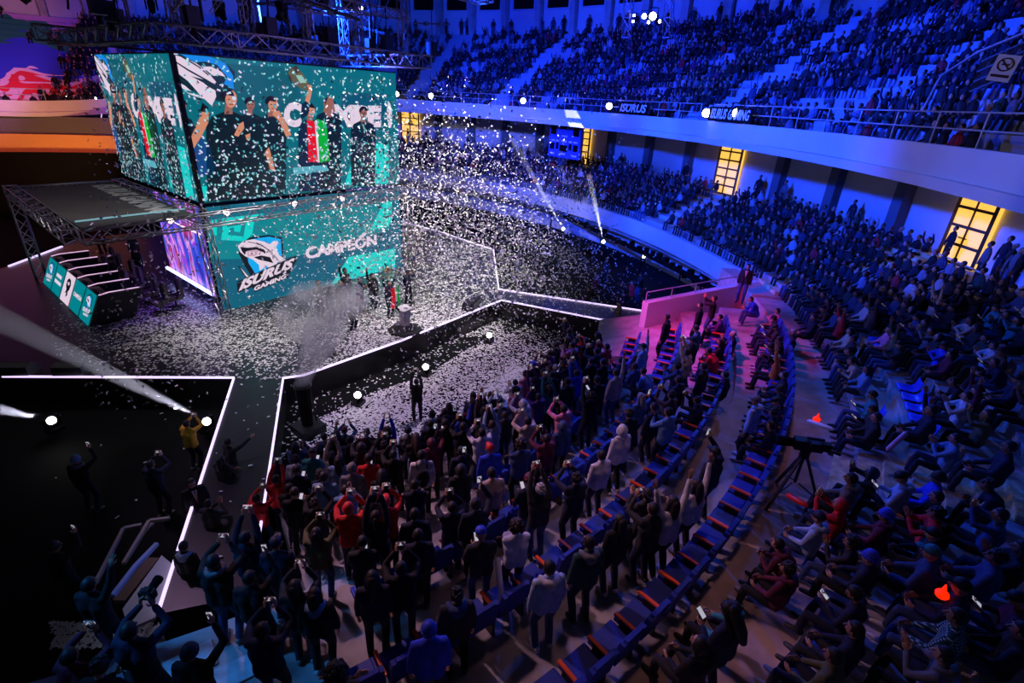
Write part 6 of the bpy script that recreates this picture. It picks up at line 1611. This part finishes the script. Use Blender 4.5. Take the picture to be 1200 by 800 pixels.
def dens(x, y):
    L = [(330, 515), (430, 463), (500, 440), (560, 402), (612, 384), (700, 372), (900, 372)]
    edge = 999
    for (xa, ya), (xb, yb) in zip(L, L[1:]):
        if xa <= x <= xb: edge = ya+(yb-ya)*(x-xa)/(xb-xa)
    q0 = atz(x, y, ZS)
    if x > 330 and y > 395 and y < edge and not in_stage(q0.x, q0.y): return .07
    if x > 590 and y < edge and y > 330: return .10
    w = 1.0*g2(x, y, 480, 385, 110, 45)+.75*g2(x, y, 250, 395, 95, 32)+.35*g2(x, y, 180, 380, 90, 30)
    w += 1.1*g2(x, y, 560, 430, 110, 38)+1.0*g2(x, y, 440, 480, 90, 42)+.55*g2(x, y, 610, 300, 90, 60)+.30*g2(x, y, 530, 300, 70, 60)
    w += .012
    if y > 445 and x < 325: w *= .05
    if x < 215 and y > 730: w = .3
    return min(1, w)
floor_pts(27000, dens)
conf_mesh('floor_confetti', pts, .042, True, 'white paper confetti scattered over the stage and arena floor')
pts = []
t = 0
while len(pts) < 17000 and t < 400000:
    t += 1
    px = rs.uniform(100, 780); py = rs.uniform(90, 480)
    w = 1.0*g2(px, py, 560, 275, 95, 70)+.55*g2(px, py, 500, 190, 60, 60)+.5*g2(px, py, 640, 330, 75, 70)+.35*g2(px, py, 430, 270, 90, 60)+.5*g2(px, py, 430, 355, 70, 30)+.03*g2(px, py, 300, 330, 200, 100)+.02
    if rs.random() > w: continue
    d = ray(px, py); tt = rs.uniform(15, 33)
    if px < 235 or (py < 235 and px < 458): tt = min(tt, 19)
    p = CAM+d*tt
    if p.y > 22.3 and p.x < 18.6 and py < 300: 
        tt = (22.2-CAM.y)/d.y*rs.uniform(.75, .99); p = CAM+d*tt
    if p.z < .3 or (rn(p) > 16.5 and p.y < 9.5): continue
    pts.append(p)
conf_mesh('airborne_confetti', pts, .041, False, 'white paper confetti falling through the air around the stage')

# ------------------------------------------------------------------ smoke and beams
def vol_mat(name, color, dens, noise=False, aniso=.3):
    m = bpy.data.materials.new(name); m.use_nodes = True; nt = m.node_tree; nt.nodes.remove(nt.nodes['Principled BSDF']); out = nt.nodes['Material Output']
    v = nt.nodes.new('ShaderNodeVolumeScatter'); v.inputs['Color'].default_value = (*color, 1); v.inputs['Density'].default_value = dens; v.inputs['Anisotropy'].default_value = aniso
    if noise:
        tc = nt.nodes.new('ShaderNodeTexCoord'); n = nt.nodes.new('ShaderNodeTexNoise'); n.inputs['Scale'].default_value = 1.1; n.inputs['Detail'].default_value = 4; nt.links.new(tc.outputs['Object'], n.inputs['Vector'])
        mr = nt.nodes.new('ShaderNodeMapRange'); mr.inputs['From Min'].default_value = .42; mr.inputs['From Max'].default_value = .68; mr.inputs['To Max'].default_value = dens; nt.links.new(n.outputs['Fac'], mr.inputs['Value']); nt.links.new(mr.outputs['Result'], v.inputs['Density'])
    nt.links.new(v.outputs[0], out.inputs['Volume']); return m
o = MB(); o.smooth = True; o.tube([(0, 0, 1.8), (.15, -.15, 2.4), (.4, -.4, 3.0), (.7, -.6, 3.7)], [.24, .34, .48, .62], 14)
pl = o.build('smoke_plume', vol_mat('smoke_dense', (.85, .85, .9), 2.8, True), smooth=True, fix=True); pl.location = (pc.x, pc.y, 0); tag(pl, 'pale grey smoke column rising from the smoke cannon', 'smoke', kind='stuff')
o = MB(); o.smooth = True; o.ell((0, 0, 0), (1.35, 1.1, 1.15), 18, 12); o.ell((.9, -.5, .3), (.95, .9, .85), 14, 10)
cl = voxel(o, .12, [vol_mat('smoke_puff', (.85, .85, .9), 1.3, True)], 3); cl = link(bpy.data.objects.new('smoke_cloud', cl)); q = CAM+ray(366, 366)*19.5; cl.location = q; tag(cl, 'ragged grey smoke cloud drifting over the left half of the stage', 'smoke', kind='stuff')
M_beam = vol_mat('haze_in_beam', (.9, .9, 1), .07, False, .0)
for i, (p, q, r1) in enumerate(BEAMS):
    o = MB(); o.cyl(p, p+(q-p), .10, 18, r1)
    b = o.build('light_beam', M_beam, fix=True); tag(b, ['broad hazy beam crossing above the left runway', 'thin hazy beam at the far left', 'hazy beam rising farthest along the curved wall', 'hazy beam rising in the middle of the curved wall', 'hazy beam rising nearest the pink end wall'][i], 'light beam', kind='stuff')
    l = bpy.data.lights.new('beam_light', 'SPOT'); l.energy = [9000, 4000, 32000, 26000, 26000][i]; l.color = (.85, .85, 1); l.spot_size = 2*math.atan(r1/(q-p).length)*1.6+.02; l.spot_blend = .3; l.shadow_soft_size = .04
    lo = bpy.data.objects.new('beam_light', l); link(lo); d = (q-p).normalized(); lo.location = p+d*.3; lo.rotation_euler = d.to_track_quat('-Z', 'Y').to_euler()

# ------------------------------------------------------------------ light
def spot(loc, aim, e, col, size=60, blend=.5, soft=.4):
    l = bpy.data.lights.new('stage_or_fill_light', 'SPOT'); l.energy = e; l.color = col; l.spot_size = size*D2R; l.spot_blend = blend; l.shadow_soft_size = soft
    o = bpy.data.objects.new('stage_or_fill_light', l); link(o); o.location = loc; o.rotation_euler = (Vector(aim)-Vector(loc)).to_track_quat('-Z', 'Y').to_euler(); return o
BLUE = (.008, .055, 1.0); VIO = (.25, .12, 1.0); MAG = (1, .05, .55); WHT = (1, .93, .9)
spot((15, 20, 13.2), (38, 2, 5.5), 42000, BLUE, 70)
spot((15, 26, 13.2), (42, 24, 6), 40000, BLUE, 75)
spot((15, 30, 14), (34, 56, 8), 34000, BLUE, 80)
spot((12, 17, 13.5), (20, -5, 5), 6500, BLUE, 70)
spot((20, 26, 18), (47, 28, 14), 36000, (.008, .035, 1), 80)
spot((20, 20, 18), (40, -4, 13), 24000, (.008, .035, 1), 60)
# violet wash on the balcony front
spot((16, 24, 10.8), (37, 24, 9.2), 4200, (.40, .22, 1.0), 60, .8)
spot((6, 10, 12), (22, -1, 9), 900, (1, .8, .8), 30)
# stage white
for x, y in ((11, 15.0), (16, 14.5), (20, 16)): spot((x, y, 14), (x+1.2, 20, 1), 5200, WHT, 62)
spot((14, 12, 14), (12.5, 12.8, 0), 3600, (.85, .65, 1), 48)
spot((22, 14, 12), (21, 23, 2), 6000, WHT, 60)
spot((8, 20, 12), (5.5, 21, 1), 900, (.9, .85, .9), 60)
# on the rigging: fill spot added to brighten the trusses
spot((13, 12, 9.5), (13, 24, 14), 1300, (.35, .22, 1), 60, .8)
# on the smoke: fill spot added so the plume is not dark
spot((5, 10, 9), (6.8, 14, 3), 800, (.75, .75, 1), 40)
# violet under the side screen, magenta at the end wall
spot((6.5, 25, 4.8), (7.4, 25, 1), 250, (.25, .05, 1), 90)
spot((13.5, 8.5, 8), (20.3, 7.0, 2.3), 2600, MAG, 40)
spot((14, 9, 11), (17.2, 5.0, 2), 4600, (1, .05, .42), 42, .9)
spot((24, 15, 11), (30, 27, 3), 5000, WHT, 70)
spot((4, 15, 13), (5.5, 4.2, 2.4), 3600, (1, .48, .66), 40, .8)
spot((7, 3.2, 12), (6.8, 2.6, 2.8), 330, (1, .48, .5), 46, 1)  # fill spot added overhead to warm the walkway
spot((13, 3.0, 12), (12.6, 2.4, 3), 330, (1, .42, .5), 44, 1)  # second added fill spot over the walkway
spot((15, 14, 13), (11, -3, 4), 3600, (.015, .09, 1), 70)
spot((2, 18, 12), (9, 10, 1), 1500, (.8, .45, .9), 70)
# blue back light on the terraces
spot((26, 6, 12), (9, 3, 2.5), 3000, (.03, .14, 1), 60)
spot((-2, 9, 9), (1.6, 6.0, 2.3), 1500, (.04, .30, 1), 24)
spot((4.5, 23.5, 10.2), (6, 27, 5.3), 330, (1, .9, .9), 95)  # fill spot added above the desk roof so its lettering shows
spot((0.2, 11, 4), (1.2, 9.6, 1), 22, (.6, .75, 1), 60)  # small fill spot added for the pale ramp board
spot((3, 12, 6), (4, 12.5, 1), 60, (.2, .6, 1), 70)
# far left pink and orange
spot((7, 46, 11), (10, 61, 7.3), 3000, (1, .2, .2), 70)
spot((5, 44, 12), (4, 66, 12), 6500, (.75, .3, .9), 60)
spot((9, 51, 3.2), (10, 60, 5), 1100, (1, .5, .15), 120)
w = bpy.data.worlds.new('hall'); SC.world = w; w.use_nodes = True; bg = w.node_tree.nodes['Background']; bg.inputs[0].default_value = (.75, .7, .8, 1); bg.inputs[1].default_value = .009
SC.view_settings.view_transform = 'Standard'; SC.view_settings.look = 'None'; SC.view_settings.exposure = 0; SC.view_settings.gamma = 1; SC.view_settings.use_curve_mapping = False
SC.cycles.max_bounces = 4; SC.cycles.diffuse_bounces = 2; SC.cycles.glossy_bounces = 2; SC.cycles.volume_bounces = 1; SC.cycles.use_denoising = True
SC.cycles.sample_clamp_indirect = 4
